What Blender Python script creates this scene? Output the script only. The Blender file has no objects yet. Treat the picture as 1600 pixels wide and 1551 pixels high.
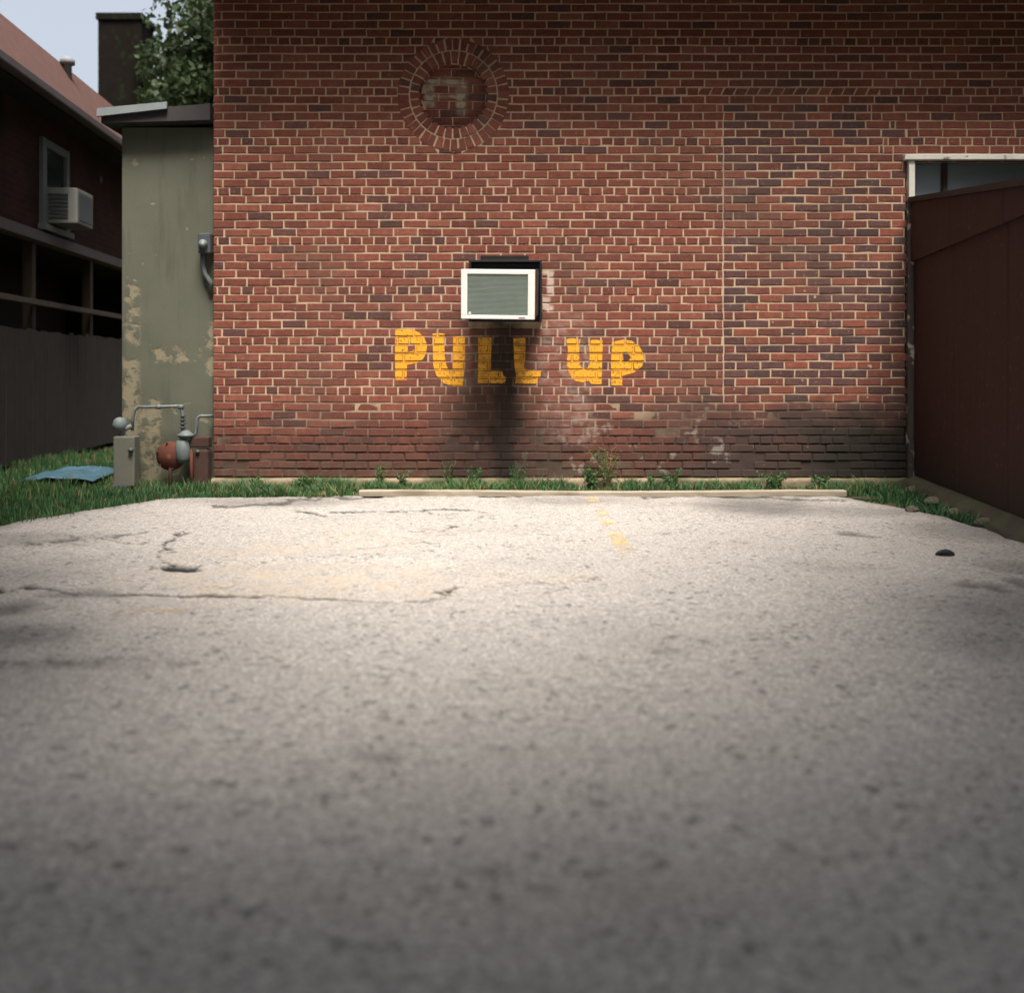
import bpy, bmesh, math, random
import numpy as np
from mathutils import Vector, Matrix
from mathutils.geometry import tessellate_polygon

random.seed(7)
RNG = np.random.default_rng(11)
SC = bpy.context.scene
COL = SC.collection

# ------------------------------------------------------------------ camera, sky, sun, exposure
F, H, CX, HY = 1714.0, 0.98, 800.0, 580.0          # focal length in photo pixels, eye height, principal column, horizon row
cam_d = bpy.data.cameras.new('camera')
cam = bpy.data.objects.new('camera', cam_d)
COL.objects.link(cam)
cam.location = (0, 0, H)
cam.rotation_euler = (math.radians(90), 0, 0)
cam_d.sensor_width = 36.0
cam_d.sensor_fit = 'HORIZONTAL'
cam_d.lens = 36.0 * F / 1600.0
cam_d.shift_y = -(775.5 - HY) / 1600.0
cam_d.clip_start = 0.05
cam_d.clip_end = 900
cam_d.dof.use_dof = True
cam_d.dof.focus_distance = 7.7
cam_d.dof.aperture_fstop = 1.4
SC.camera = cam

SUN_EL, SUN_AZ = math.radians(66), math.radians(12)   # azimuth measured from straight behind the camera towards the right
sdir = Vector((math.sin(SUN_AZ) * math.cos(SUN_EL), -math.cos(SUN_AZ) * math.cos(SUN_EL), math.sin(SUN_EL)))
world = bpy.data.worlds.new('World')
SC.world = world
world.use_nodes = True
wn = world.node_tree.nodes
bg = wn['Background']
sky = wn.new('ShaderNodeTexSky')
sky.sky_type = 'NISHITA'
sky.sun_disc = False
sky.sun_elevation = SUN_EL
sky.sun_rotation = math.atan2(sdir.x, sdir.y)
sky.air_density = 0.75
sky.dust_density = 8.0
sky.ozone_density = 0.4
veil = wn.new('ShaderNodeMix')                         # thin even cloud over the whole sky
veil.data_type = 'RGBA'
veil.inputs[0].default_value = 0.62
veil.inputs[7].default_value = (2.05, 2.15, 2.20, 1)
world.node_tree.links.new(sky.outputs[0], veil.inputs[6])
world.node_tree.links.new(veil.outputs[2], bg.inputs[0])
bg.inputs[1].default_value = 0.055
sun_d = bpy.data.lights.new('sun', 'SUN')
sun_d.energy = 1.5
sun_d.angle = math.radians(22)
sun_d.color = (1.0, 0.93, 0.85)
sun = bpy.data.objects.new('sun', sun_d)
COL.objects.link(sun)
sun.location = sdir * 40
sun.rotation_euler = sdir.to_track_quat('Z', 'Y').to_euler()
SC.view_settings.view_transform = 'Standard'
SC.view_settings.look = 'None'
SC.view_settings.gamma = 1.0
SC.view_settings.use_curve_mapping = False
SC.view_settings.exposure = 2.62
SC.cycles.max_bounces = 4
SC.cycles.adaptive_threshold = 0.02
SC.cycles.transparent_max_bounces = 12

D = 9.25                                               # distance of the brick face
S = F / D                                              # photo pixels per metre on it
def wx(px): return (px - CX) / S
def wz(py): return H + (HY - py) / S
def gp(px, py):                                        # pixel on the flat ground
    y = F * H / (py - HY)
    return ((px - CX) * y / F, y)

# ------------------------------------------------------------------ object helpers
def setp(o, label=None, cat=None, group=None, kind=None):
    if label: o['label'] = label
    if cat: o['category'] = cat
    if group: o['group'] = group
    if kind: o['kind'] = kind
    return o

def empty(name, loc=(0, 0, 0), rz=0.0, **k):
    o = bpy.data.objects.new(name, None)
    o.empty_display_size = 0.2
    o.location = loc
    o.rotation_euler = (0, 0, rz)
    COL.objects.link(o)
    return setp(o, **k)

def link(name, me, mat=None, parent=None, loc=None, **k):
    o = bpy.data.objects.new(name, me)
    COL.objects.link(o)
    if mat is not None and not me.materials: me.materials.append(mat)
    if parent is not None: o.parent = parent
    if loc is not None: o.location = loc
    return setp(o, **k)

class MB:
    """collects polygons; one build() = one mesh object"""
    def __init__(self):
        self.v, self.f, self.c, self.sm = [], [], [], []
    def poly(self, pts, faces, col=None, smooth=False):
        b = len(self.v)
        self.v += [tuple(p) for p in pts]
        for f in faces:
            self.f.append([b + i for i in f]); self.c.append(col); self.sm.append(smooth)
    def box(self, a, b, bev=0.0, M=None, col=None):
        bm = bmesh.new()
        bmesh.ops.create_cube(bm, size=1)
        for v in bm.verts:
            v.co = Vector([(a[i] + b[i]) / 2 + v.co[i] * (b[i] - a[i]) for i in range(3)])
        if bev > 0: bmesh.ops.bevel(bm, geom=bm.edges[:] + bm.verts[:], offset=bev, segments=2, affect='EDGES', profile=0.6)
        self.bm(bm, M, col)
    def bm(self, bm, M=None, col=None, smooth=False):
        bm.verts.index_update()
        pts = [(M @ v.co if M else v.co).to_tuple() for v in bm.verts]
        self.poly(pts, [[v.index for v in f.verts] for f in bm.faces], col, smooth)
        bm.free()
    def tube(self, pts, rad, seg=10, cap=True, col=None):
        pts = [Vector(p) for p in pts]
        if not hasattr(rad, '__len__'): rad = [rad] * len(pts)
        rings, n = [], len(pts)
        up = None
        for i, p in enumerate(pts):
            t = (pts[min(i + 1, n - 1)] - pts[max(i - 1, 0)]).normalized()
            if up is None: up = Vector((0, 0, 1)) if abs(t.z) < 0.9 else Vector((1, 0, 0))
            a = t.cross(up).normalized(); b = a.cross(t).normalized(); up = b
            rings.append([p + (a * math.cos(2 * math.pi * k / seg) + b * math.sin(2 * math.pi * k / seg)) * rad[i] for k in range(seg)])
        vs = [q for r in rings for q in r]
        fs = [[i * seg + k, i * seg + (k + 1) % seg, (i + 1) * seg + (k + 1) % seg, (i + 1) * seg + k] for i in range(n - 1) for k in range(seg)]
        if cap: fs += [list(range(seg))[::-1], [(n - 1) * seg + k for k in range(seg)]]
        self.poly(vs, fs, col, True)
    def lathe(self, prof, seg=24, M=None, col=None):
        """prof: (radius, height) along local z"""
        vs = [Vector((r * math.cos(2 * math.pi * k / seg), r * math.sin(2 * math.pi * k / seg), z)) for r, z in prof for k in range(seg)]
        if M: vs = [M @ v for v in vs]
        n = len(prof)
        fs = [[i * seg + k, i * seg + (k + 1) % seg, (i + 1) * seg + (k + 1) % seg, (i + 1) * seg + k] for i in range(n - 1) for k in range(seg)]
        fs += [list(range(seg))[::-1], [(n - 1) * seg + k for k in range(seg)]]
        self.poly(vs, fs, col, True)
    def mesh(self, name, mat=None):
        me = bpy.data.meshes.new(name)
        me.from_pydata(self.v, [], self.f)
        me.polygons.foreach_set('use_smooth', self.sm)
        if any(c is not None for c in self.c):
            at = me.attributes.new('bcol', 'FLOAT_COLOR', 'FACE')
            buf = np.ones((len(self.f), 4), 'f')
            for i, c in enumerate(self.c):
                if c is not None: buf[i, :3] = c
            at.data.foreach_set('color', buf.ravel())
        if mat: me.materials.append(mat)
        me.update()
        return me
    def build(self, name, mat, parent=None, loc=None, **k):
        return link(name, self.mesh(name, mat), None, parent, loc, **k)

def grid_mesh(name, P, mat, attrs=None, smooth=True):
    """P: (rows, cols, 3)"""
    r, c, _ = P.shape
    me = bpy.data.meshes.new(name)
    idx = np.arange(r * c).reshape(r, c)
    q = np.stack([idx[:-1, :-1], idx[:-1, 1:], idx[1:, 1:], idx[1:, :-1]], -1).reshape(-1, 4)
    me.vertices.add(r * c); me.vertices.foreach_set('co', P.astype('f').ravel())
    me.loops.add(q.size); me.loops.foreach_set('vertex_index', q.astype('i').ravel())
    me.polygons.add(len(q)); me.polygons.foreach_set('loop_start', np.arange(0, q.size, 4, dtype='i'))
    me.polygons.foreach_set('use_smooth', np.full(len(q), smooth))
    for k, a in (attrs or {}).items():
        at = me.attributes.new(k, 'FLOAT', 'POINT'); at.data.foreach_set('value', a.astype('f').ravel())
    me.update(); me.validate()
    if mat: me.materials.append(mat)
    return me

def quads_mesh(name, V, mat, smooth=False, tint=None, nper=4):
    """V: (n, nper, 3) separate polygons"""
    n = len(V)
    me = bpy.data.meshes.new(name)
    me.vertices.add(n * nper); me.vertices.foreach_set('co', V.astype('f').ravel())
    me.loops.add(n * nper); me.loops.foreach_set('vertex_index', np.arange(n * nper, dtype='i'))
    me.polygons.add(n); me.polygons.foreach_set('loop_start', np.arange(0, n * nper, nper, dtype='i'))
    me.polygons.foreach_set('use_smooth', np.full(n, smooth))
    if tint is not None:
        at = me.attributes.new('tint', 'FLOAT', 'FACE'); at.data.foreach_set('value', tint.astype('f'))
    me.update()
    if mat: me.materials.append(mat)
    return me

_perm = RNG.random((256, 256))
def vnoise(x, y):
    xi, yi = np.floor(x).astype(int), np.floor(y).astype(int)
    fx, fy = x - xi, y - yi
    fx, fy = fx * fx * (3 - 2 * fx), fy * fy * (3 - 2 * fy)
    g = lambda i, j: _perm[i % 256, j % 256]
    return (g(xi, yi) * (1 - fx) + g(xi + 1, yi) * fx) * (1 - fy) + (g(xi, yi + 1) * (1 - fx) + g(xi + 1, yi + 1) * fx) * fy
def fbm(x, y, o=4):
    s, a, t = 0, 0.5, 0
    for k in range(o):
        s = s + a * vnoise(x * 2 ** k + 13.7 * k, y * 2 ** k + 7.1 * k); t += a; a *= 0.5
    return s / t

# ------------------------------------------------------------------ node helpers
class NT:
    def __init__(self, name, group=False):
        self.mat = bpy.data.materials.new(name)
        self.mat.use_nodes = True
        self.t = self.mat.node_tree
        self.b = self.t.nodes['Principled BSDF']
        self.out = self.t.nodes['Material Output']
        self._pos = None
    def n(self, typ, **k):
        x = self.t.nodes.new(typ)
        for a, v in k.items(): setattr(x, a, v)
        return x
    def l(self, a, b): self.t.links.new(a, b)
    def put(self, sock, v):
        if isinstance(v, bpy.types.NodeSocket): self.l(v, sock)
        elif isinstance(v, (tuple, list)) and len(v) == 3 and sock.type == 'RGBA': sock.default_value = (*v, 1)
        else: sock.default_value = v
    def m(self, op, a, b=None, c=None, clamp=False):
        x = self.n('ShaderNodeMath', operation=op, use_clamp=clamp)
        self.put(x.inputs[0], a)
        if b is not None: self.put(x.inputs[1], b)
        if c is not None: self.put(x.inputs[2], c)
        return x.outputs[0]
    def ss(self, v, a, b):
        x = self.n('ShaderNodeMapRange', interpolation_type='SMOOTHSTEP')
        x.inputs['From Min'].default_value = min(a, b); x.inputs['From Max'].default_value = max(a, b)
        x.inputs['To Min'].default_value = 0 if a < b else 1; x.inputs['To Max'].default_value = 1 if a < b else 0
        self.put(x.inputs['Value'], v)
        return x.outputs['Result']
    def mix(self, f, a, b, mode='MIX'):
        x = self.n('ShaderNodeMix', data_type='RGBA', blend_type=mode)
        self.put(x.inputs['Factor'], f); self.put(x.inputs['A'], a) if False else None
        self.put(x.inputs[6], a); self.put(x.inputs[7], b)
        return x.outputs[2]
    def pos(self):
        if self._pos is None: self._pos = self.n('ShaderNodeNewGeometry').outputs['Position']
        return self._pos
    def obj(self): return self.n('ShaderNodeTexCoord').outputs['Object']
    def noise(self, scale, vec=None, detail=4, rough=0.55):
        x = self.n('ShaderNodeTexNoise'); x.inputs['Scale'].default_value = scale
        x.inputs['Detail'].default_value = detail; x.inputs['Roughness'].default_value = rough
        self.l(vec if vec is not None else self.pos(), x.inputs['Vector'])
        return x.outputs['Fac']
    def voro(self, scale, vec=None, feature='F1'):
        x = self.n('ShaderNodeTexVoronoi', feature=feature); x.inputs['Scale'].default_value = scale
        self.l(vec if vec is not None else self.pos(), x.inputs['Vector'])
        return x.outputs
    def scalev(self, v, s):
        x = self.n('ShaderNodeVectorMath', operation='MULTIPLY'); self.put(x.inputs[0], v); x.inputs[1].default_value = s
        return x.outputs[0]
    def sep(self, v=None):
        x = self.n('ShaderNodeSeparateXYZ'); self.l(v if v is not None else self.pos(), x.inputs[0]); return x.outputs
    def attr(self, name, out='Fac'):
        return self.n('ShaderNodeAttribute', attribute_name=name).outputs[out]
    def bump(self, h, strength=0.4, dist=0.004):
        x = self.n('ShaderNodeBump'); x.inputs['Strength'].default_value = strength; x.inputs['Distance'].default_value = dist
        self.l(h, x.inputs['Height']); self.l(x.outputs[0], self.b.inputs['Normal'])
    def done(self, col, rough=0.85, spec=0.3, metal=0.0):
        self.put(self.b.inputs['Base Color'], col)
        self.put(self.b.inputs['Roughness'], rough)
        self.b.inputs['Specular IOR Level'].default_value = spec
        self.b.inputs['Metallic'].default_value = metal
        return self.mat

def simple(name, col, var=0.25, scale=8, rough=0.8, bump=0.2, bscale=60, spec=0.3, metal=0.0, col2=None, thr=(0.5, 0.62), dist=0.003):
    t = NT(name)
    n1 = t.noise(scale)
    f = t.m('MULTIPLY_ADD', n1, var * 2, 1 - var)
    c = t.mix(1.0, col, t.mix(0.0, f, f), 'MULTIPLY')
    if col2 is not None: c = t.mix(t.ss(t.noise(scale * 1.7), *thr), c, col2)
    if bump > 0: t.bump(t.noise(bscale), bump, dist)
    return t.done(c, rough, spec, metal)

# ---- the stains on the brick wall: fixed shapes in wall coordinates (drip under the air conditioner, cement smears, damp foot)
def wall_stain(t, col, mortar=False):
    p = t.pos()
    x, _, z = t.sep()[0], None, t.sep()[2]
    wob = t.m('SUBTRACT', t.noise(5.0), 0.5)
    wob2 = t.m('SUBTRACT', t.noise(22.0, detail=3), 0.5)
    xx = t.m('ADD', t.m('MULTIPLY_ADD', wob, 0.30, x), t.m('MULTIPLY', wob2, 0.06))
    zz = t.m('ADD', t.m('MULTIPLY_ADD', t.m('SUBTRACT', t.noise(4.1, t.scalev(p, (1.0, 1.0, 1.6))), 0.5), 0.42, z), t.m('MULTIPLY', wob2, 0.08))
    def box(x0, x1, z0, z1, fx=0.05, fz=0.08, X=xx, Z=zz):
        a = t.m('MULTIPLY', t.ss(X, x0 - fx, x0 + fx), t.ss(X, x1 + fx, x1 - fx))
        b = t.m('MULTIPLY', t.ss(Z, z0 - fz, z0 + fz), t.ss(Z, z1 + fz, z1 - fz))
        return t.m('MULTIPLY', a, b)
    spots = t.noise(14.0, detail=5)
    blot = t.ss(spots, 0.44, 0.60)
    streak = t.noise(12.0, t.scalev(p, (3.0, 1.0, 0.25)), detail=4)
    # general weathering, blotches a brick or two wide
    col = t.mix(t.m('MULTIPLY', t.ss(t.noise(1.1), 0.48, 0.70), 0.38), col, (0.10, 0.062, 0.048))
    # damp foot
    foot = t.m('MULTIPLY', t.ss(zz, 0.90 if mortar else 0.78, 0.30 if mortar else 0.14), t.m('MULTIPLY_ADD', spots, 0.5, 0.42 if not mortar else 0.72), clamp=True)
    col = t.mix(foot, col, (0.062, 0.034, 0.027))
    col = t.mix(t.m('MULTIPLY', t.ss(zz, 0.36, 0.12), t.m('MULTIPLY', blot, 0.35)), col, (0.10, 0.11, 0.07))
    # dark damp corner to the right, below the filled opening
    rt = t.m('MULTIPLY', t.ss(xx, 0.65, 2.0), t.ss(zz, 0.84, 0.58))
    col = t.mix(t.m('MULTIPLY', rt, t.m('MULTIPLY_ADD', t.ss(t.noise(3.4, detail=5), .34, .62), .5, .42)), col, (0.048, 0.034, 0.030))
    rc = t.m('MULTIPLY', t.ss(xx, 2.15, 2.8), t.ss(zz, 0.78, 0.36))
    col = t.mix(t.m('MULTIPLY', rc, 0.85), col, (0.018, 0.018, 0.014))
    # pale salts around the drip
    salt = t.m('MAXIMUM', box(0.22, 0.66, 0.42, 1.42, 0.06, 0.10), box(-0.44, -0.24, 0.85, 1.30, 0.05, 0.10))
    salt = t.m('MULTIPLY', salt, t.m('MULTIPLY_ADD', t.ss(spots, 0.42, 0.64), 0.38, 0.06))
    col = t.mix(salt, col, (0.30, 0.225, 0.195))
    lowsalt = t.m('MULTIPLY', box(-0.5, 1.9, 0.05, 0.62, 0.2, 0.1), t.m('MULTIPLY', t.ss(t.noise(7.5, detail=4), 0.60, 0.68), 0.42))
    col = t.mix(lowsalt, col, (0.34, 0.31, 0.26))
    # drip
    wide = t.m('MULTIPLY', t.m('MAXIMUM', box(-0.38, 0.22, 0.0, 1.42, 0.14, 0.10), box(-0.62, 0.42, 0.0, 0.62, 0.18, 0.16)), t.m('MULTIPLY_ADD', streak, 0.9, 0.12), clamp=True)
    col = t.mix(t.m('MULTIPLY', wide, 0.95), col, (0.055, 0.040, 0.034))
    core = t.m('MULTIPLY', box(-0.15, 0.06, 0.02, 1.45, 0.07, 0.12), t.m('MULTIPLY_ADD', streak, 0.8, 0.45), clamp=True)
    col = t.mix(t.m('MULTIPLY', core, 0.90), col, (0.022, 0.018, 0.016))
    # cement smears beside the air conditioner and inside the round window
    sx, sz = t.m('MULTIPLY_ADD', wob2, 0.035, x), t.m('MULTIPLY_ADD', wob2, -0.03, z)
    sm = t.m('MAXIMUM', t.m('MAXIMUM', box(0.298, 0.352, 1.62, 1.82, 0.012, 0.012, sx, sz), box(0.235, 0.35, 1.795, 1.825, 0.012, 0.008, sx, sz)),
             t.m('MAXIMUM', box(0.235, 0.32, 1.50, 1.605, 0.018, 0.012, sx, sz), box(0.28, 0.35, 1.48, 1.53, 0.012, 0.012, sx, sz)))
    col = t.mix(t.m('MULTIPLY', sm, 0.82), col, (0.46, 0.37, 0.31))
    ring = t.m('MAXIMUM', t.m('MAXIMUM', box(-0.735, -0.66, 3.22, 3.44, 0.02, 0.02, sx, sz), box(-0.72, -0.39, 3.40, 3.46, 0.02, 0.015, sx, sz)),
               t.m('MAXIMUM', box(-0.475, -0.385, 3.16, 3.44, 0.02, 0.02, sx, sz), box(-0.70, -0.40, 3.30, 3.325, 0.02, 0.01, sx, sz)))
    col = t.mix(t.m('MULTIPLY', ring, t.m('MULTIPLY_ADD', blot, 0.55, 0.30)), col, (0.36, 0.33, 0.25))
    # scattered mortar spots on the right
    sp = t.m('MULTIPLY', box(1.6, 3.2, 0.2, 2.7, 0.2, 0.1), t.ss(t.noise(19.0, detail=1), 0.76, 0.80))
    col = t.mix(t.m('MULTIPLY', sp, 0.7), col, (0.42, 0.36, 0.28))
    return col

t = NT('brick'); 
bc = t.attr('bcol', 'Color')
n1 = t.noise(26, detail=6, rough=0.65); n2 = t.noise(90, detail=3)
c = t.mix(t.ss(n1, 0.30, 0.72), t.mix(1.0, bc, (0.80, 0.79, 0.79), 'MULTIPLY'), t.mix(1.0, bc, (1.12, 1.10, 1.08), 'MULTIPLY'))
c = t.mix(t.m('MULTIPLY', t.ss(n2, 0.60, 0.72), 0.35), c, (0.05, 0.035, 0.03))
c = t.mix(t.m('MULTIPLY', t.ss(t.noise(40, detail=2), 0.63, 0.70), 0.25), c, (0.40, 0.30, 0.22))
t.bump(t.m('ADD', n1, t.m('MULTIPLY', n2, 0.6)), 0.45, 0.004)
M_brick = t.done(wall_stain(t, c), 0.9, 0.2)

t = NT('mortar')
n1 = t.noise(18, detail=5); n2 = t.noise(120, detail=3)
c = t.mix(n1, (0.33, 0.24, 0.155), (0.50, 0.385, 0.265))
c = t.mix(t.ss(n2, 0.58, 0.78), c, (0.24, 0.17, 0.11))
t.bump(t.m('ADD', n1, n2), 0.5, 0.004)
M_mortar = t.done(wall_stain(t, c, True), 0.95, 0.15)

def concrete(name, a, b, moss=0.0):
    t = NT(name)
    n1, n2, n3 = t.noise(6, detail=6), t.noise(60, detail=4), t.noise(2.2)
    c = t.mix(n1, a, b)
    c = t.mix(t.m('MULTIPLY', t.ss(n2, 0.55, 0.70), 0.4), c, tuple(v * 0.35 for v in a))
    c = t.mix(t.m('MULTIPLY', t.ss(n3, 0.42, 0.60), moss), c, (0.06, 0.07, 0.035))
    t.bump(t.m('ADD', n1, n2), 0.6, 0.008)
    return t.done(c, 0.92, 0.2)
M_found = concrete('foundation_concrete', (0.15, 0.115, 0.075), (0.30, 0.235, 0.16), 0.85)

# yellow paint, worn through in places
t = NT('yellow_paint')
n1, n2 = t.noise(30, detail=5), t.noise(9, detail=3)
c = t.mix(n2, (0.62, 0.27, 0.012), (0.74, 0.36, 0.025))
x, z = t.sep()[0], t.sep()[2]
dr = t.m('MULTIPLY', t.m('MULTIPLY', t.ss(x, -0.34, -0.2), t.ss(x, 0.2, 0.06)), t.ss(t.noise(13), 0.42, 0.62))
c = t.mix(t.m('MULTIPLY', dr, 0.55), c, (0.16, 0.08, 0.015))
c = t.mix(t.m('MULTIPLY', t.ss(t.noise(55, detail=3), 0.58, 0.72), 0.35), c, (0.26, 0.11, 0.03))
t.bump(n1, 0.3, 0.002)
t.done(c, 0.6, 0.35)
tr = t.n('ShaderNodeBsdfTransparent'); mx = t.n('ShaderNodeMixShader')
t.l(t.m('MULTIPLY', t.ss(t.m('MULTIPLY_ADD', t.noise(4.5, detail=3), .22, t.noise(48, detail=5, rough=.65)), 0.66, 0.76), .8), mx.inputs[0]); t.l(t.b.outputs[0], mx.inputs[1]); t.l(tr.outputs[0], mx.inputs[2]); t.l(mx.outputs[0], t.out.inputs[0])
M_yellow = t.mat

t = NT('faded_line_paint')
c = t.mix(t.noise(30), (0.55, 0.37, 0.13), (0.62, 0.47, 0.24))
t.done(c, 0.8, 0.2)
tr = t.n('ShaderNodeBsdfTransparent'); mx = t.n('ShaderNodeMixShader')
t.l(t.ss(t.m('ADD', t.m('MULTIPLY', t.noise(45, detail=4), 0.6), t.m('MULTIPLY', t.noise(4.0, detail=2), 0.5)), 0.38, 0.58), mx.inputs[0]); t.l(t.b.outputs[0], mx.inputs[1]); t.l(tr.outputs[0], mx.inputs[2]); t.l(mx.outputs[0], t.out.inputs[0])
M_line = t.mat

# ------------------------------------------------------------------ ground
t = NT('soil')
n1, n2 = t.noise(3, detail=5), t.noise(40, detail=5)
c = t.mix(n1, (0.035, 0.030, 0.018), (0.085, 0.065, 0.04)); c = t.mix(t.ss(n2, 0.45, 0.65), c, (0.045, 0.055, 0.02))
t.bump(n2, 0.8, 0.02)
M_soil = t.done(c, 0.95, 0.1)

# asphalt: weathered pale aggregate, with the cracks, painted timber shade, sand and stains of the lot carried as mesh attributes
t = NT('asphalt')
p = t.pos()
big, mid, fine = t.noise(0.7, detail=4), t.noise(7, detail=5), t.noise(160, detail=2)
vo = t.voro(75); vo2 = t.voro(150)
ag = t.mix(t.ss(vo['Distance'], 0.25, 0.6), t.mix(t.m('FRACT', t.m('MULTIPLY', t.sep(vo['Color'])[0], 7.0)), (0.358, 0.340, 0.318), (0.475, 0.455, 0.428)), (0.300, 0.285, 0.266))
c = t.mix(t.ss(fine, 0.3, 0.7), t.mix(1.0, ag, (0.88, 0.88, 0.88), 'MULTIPLY'), t.mix(1.0, ag, (1.12, 1.11, 1.10), 'MULTIPLY'))
pit = t.m('MULTIPLY', t.ss(t.noise(27, detail=3, rough=0.5), 0.58, 0.68), t.ss(t.noise(3.1, detail=3), 0.32, 0.58))
c = t.mix(t.m('MULTIPLY', pit, 0.65), c, (0.030, 0.030, 0.032))
mot = t.noise(56, detail=4, rough=0.7)
c = t.mix(t.ss(mot, 0.34, 0.66), t.mix(1.0, c, (0.68, 0.69, 0.695), 'MULTIPLY'), t.mix(1.0, c, (1.17, 1.16, 1.155), 'MULTIPLY'))
pit2 = t.ss(t.noise(70, detail=2), 0.60, 0.72)
pit3 = t.m('MULTIPLY', t.ss(t.noise(15, detail=5, rough=0.65), 0.54, 0.68), t.ss(t.noise(2.3, detail=2), 0.34, 0.56))
c = t.mix(t.m('MULTIPLY', pit3, 0.42), c, (0.07, 0.068, 0.066))
c = t.mix(t.m('MULTIPLY', pit2, 0.40), c, (0.05, 0.048, 0.048))
c = t.mix(t.m('MULTIPLY', t.ss(big, 0.5, 0.72), 0.35), c, (0.17, 0.155, 0.145))
c = t.mix(t.m('MULTIPLY', t.ss(mid, 0.55, 0.72), 0.3), c, (0.36, 0.33, 0.31))
c = t.mix(t.m('MULTIPLY', t.attr('sand'), t.m('MULTIPLY', t.ss(t.noise(5.5, detail=6, rough=0.65), 0.36, 0.66), 0.6), clamp=True), c, (0.38, 0.305, 0.22))
c = t.mix(t.m('MULTIPLY', t.attr('stain'), t.m('MULTIPLY_ADD', mid, 0.7, 0.35), clamp=True), c, (0.040, 0.038, 0.036))
c = t.mix(t.attr('crack_and_shade'), c, (0.016, 0.016, 0.015))
hgt = t.m('SUBTRACT', t.m('ADD', t.m('MULTIPLY', t.ss(vo['Distance'], 0.6, 0.1), 0.5), t.m('MULTIPLY', mid, 0.8)), t.m('MULTIPLY', t.m('ADD', pit, pit2), 0.8))
t.bump(hgt, 0.6, 0.006)
M_asph = t.done(c, 0.88, 0.25)

def seg_dist(X, Y, pts):
    d = np.full(X.shape, 1e9)
    for (ax, ay), (bx, by) in zip(pts[:-1], pts[1:]):
        vx, vy = bx - ax, by - ay
        u = np.clip(((X - ax) * vx + (Y - ay) * vy) / max(vx * vx + vy * vy, 1e-9), 0, 1)
        d = np.minimum(d, np.hypot(X - ax - u * vx, Y - ay - u * vy))
    return d

CRACKS_AND_SHADE = [([(600, 941), (640, 952), (668, 950)], .006, .7), ([(300, 928), (330, 915), (372, 911)], .006, .7), ([(254, 886), (236, 900), (214, 904)], .006, .7), ([(660, 799), (690, 808), (726, 806)], .006, .7), ([(150, 841), (190, 852), (232, 850)], .006, .6), ([(465, 800), (490, 803), (510, 809)], .011, 1), ([(510, 802), (585, 802), (660, 799), (705, 799), (750, 802)], .010, 1),
          ([(640, 834), (690, 830), (716, 826)], .009, .9), ([(735, 814), (762, 811)], .008, .8),
          ([(285, 832), (268, 852), (252, 872), (254, 886), (285, 888), (316, 887)], .021, 1),
          ([(-30, 926), (60, 922), (120, 931), (200, 926), (300, 928), (420, 930), (520, 934), (600, 941), (655, 938), (688, 932), (700, 924), (712, 917)], .014, 1),
          ([(712, 917), (800, 919), (880, 914), (930, 905)], .005, .6), ([(0, 857), (60, 849), (150, 841), (240, 833)], .010, .7),
          ([(770, 900), (800, 897)], .006, .6), ([(900, 893), (930, 884)], .006, .6), ([(735, 1401), (772, 1390), (812, 1383)], .008, .7),
          ([(330, 792), (430, 786), (505, 778), (600, 778)], .016, .7), ([(560, 860), (640, 850), (700, 853)], .005, .5), ([(1250, 812), (1280, 819)], .006, .6),
          ([(700, 775), (760, 776), (820, 775)], .012, .8), ([(1000, 778), (1100, 776), (1250, 781), (1320, 784)], .016, .7), ([(0, 1045), (200, 1040), (330, 1043), (470, 1046)], .005, .5)]  # strips along the timber's foot paint in the shade gap beneath it
STAINS = [(1190, 792, 85, 13, .85), (1335, 840, 17, 4, 1.), (1512, 918, 24, 6, .95), (1562, 921, 18, 6, .9), (1595, 914, 14, 8, .9), (15, 953, 40, 10, .9),
          (30, 1000, 80, 18, .6), (1560, 1010, 90, 20, .3), (1040, 1016, 22, 6, .5), (120, 1042, 130, 10, .35), (880, 785, 80, 6, .5), (1350, 800, 90, 8, .5),
          (430, 783, 120, 7, .6), (60, 845, 90, 10, .45), (1290, 890, 60, 8, .25), (590, 1180, 20, 14, .5), (1500, 830, 80, 14, .5), (1585, 890, 40, 10, .5), (130, 930, 60, 6, .7)]
SANDS = [(480, 905, 230, 26, 1.), (420, 862, 60, 12, .9), (560, 842, 110, 20, .55), (840, 910, 90, 8, .6), (330, 870, 70, 14, .5), (660, 925, 60, 10, .6), (20, 962, 60, 6, .7)]
EDGE_L = [(-3.6, 3.0), (-3.45, 5.4), (-3.24, 6.94), (-3.06, 7.6), (-2.72, 8.45), (-2.2, 8.72), (-1.2, 8.78), (2.5, 8.78), (2.9, 7.70), (3.02, 6.6), (3.0, 5.0), (3.0, -8)]

def ground_height(X, Y):
    h = 0.030 * (fbm(X * 0.55 + 5, Y * 0.55 + 3, 3) - 0.5) + 0.008 * (fbm(X * 3.1, Y * 3.1, 3) - 0.5)
    return h
def signed_edge(X, Y):
    """>0 inside the asphalt: distance to its ragged edge"""
    xs = np.array([e[0] for e in EDGE_L[:6]]); ys = np.array([e[1] for e in EDGE_L[:6]])
    left = X - np.interp(Y, ys, xs)
    back = np.interp(X, [-4, -2.72, -2.2, -1.2, 2.5, 2.9, 6], [7.6, 8.40, 8.56, 8.60, 8.60, 7.9, 7.0]) - Y
    right = np.interp(Y, [-8, 5, 6.6, 7.7, 8.8], [3.0, 3.0, 3.02, 2.9, 2.5]) - X
    right = np.where(Y < 5.2, 6.0, right)
    d = np.minimum(np.minimum(left, back), right)
    return d + 0.16 * (fbm(X * 3, Y * 3, 4) - 0.5)

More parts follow.
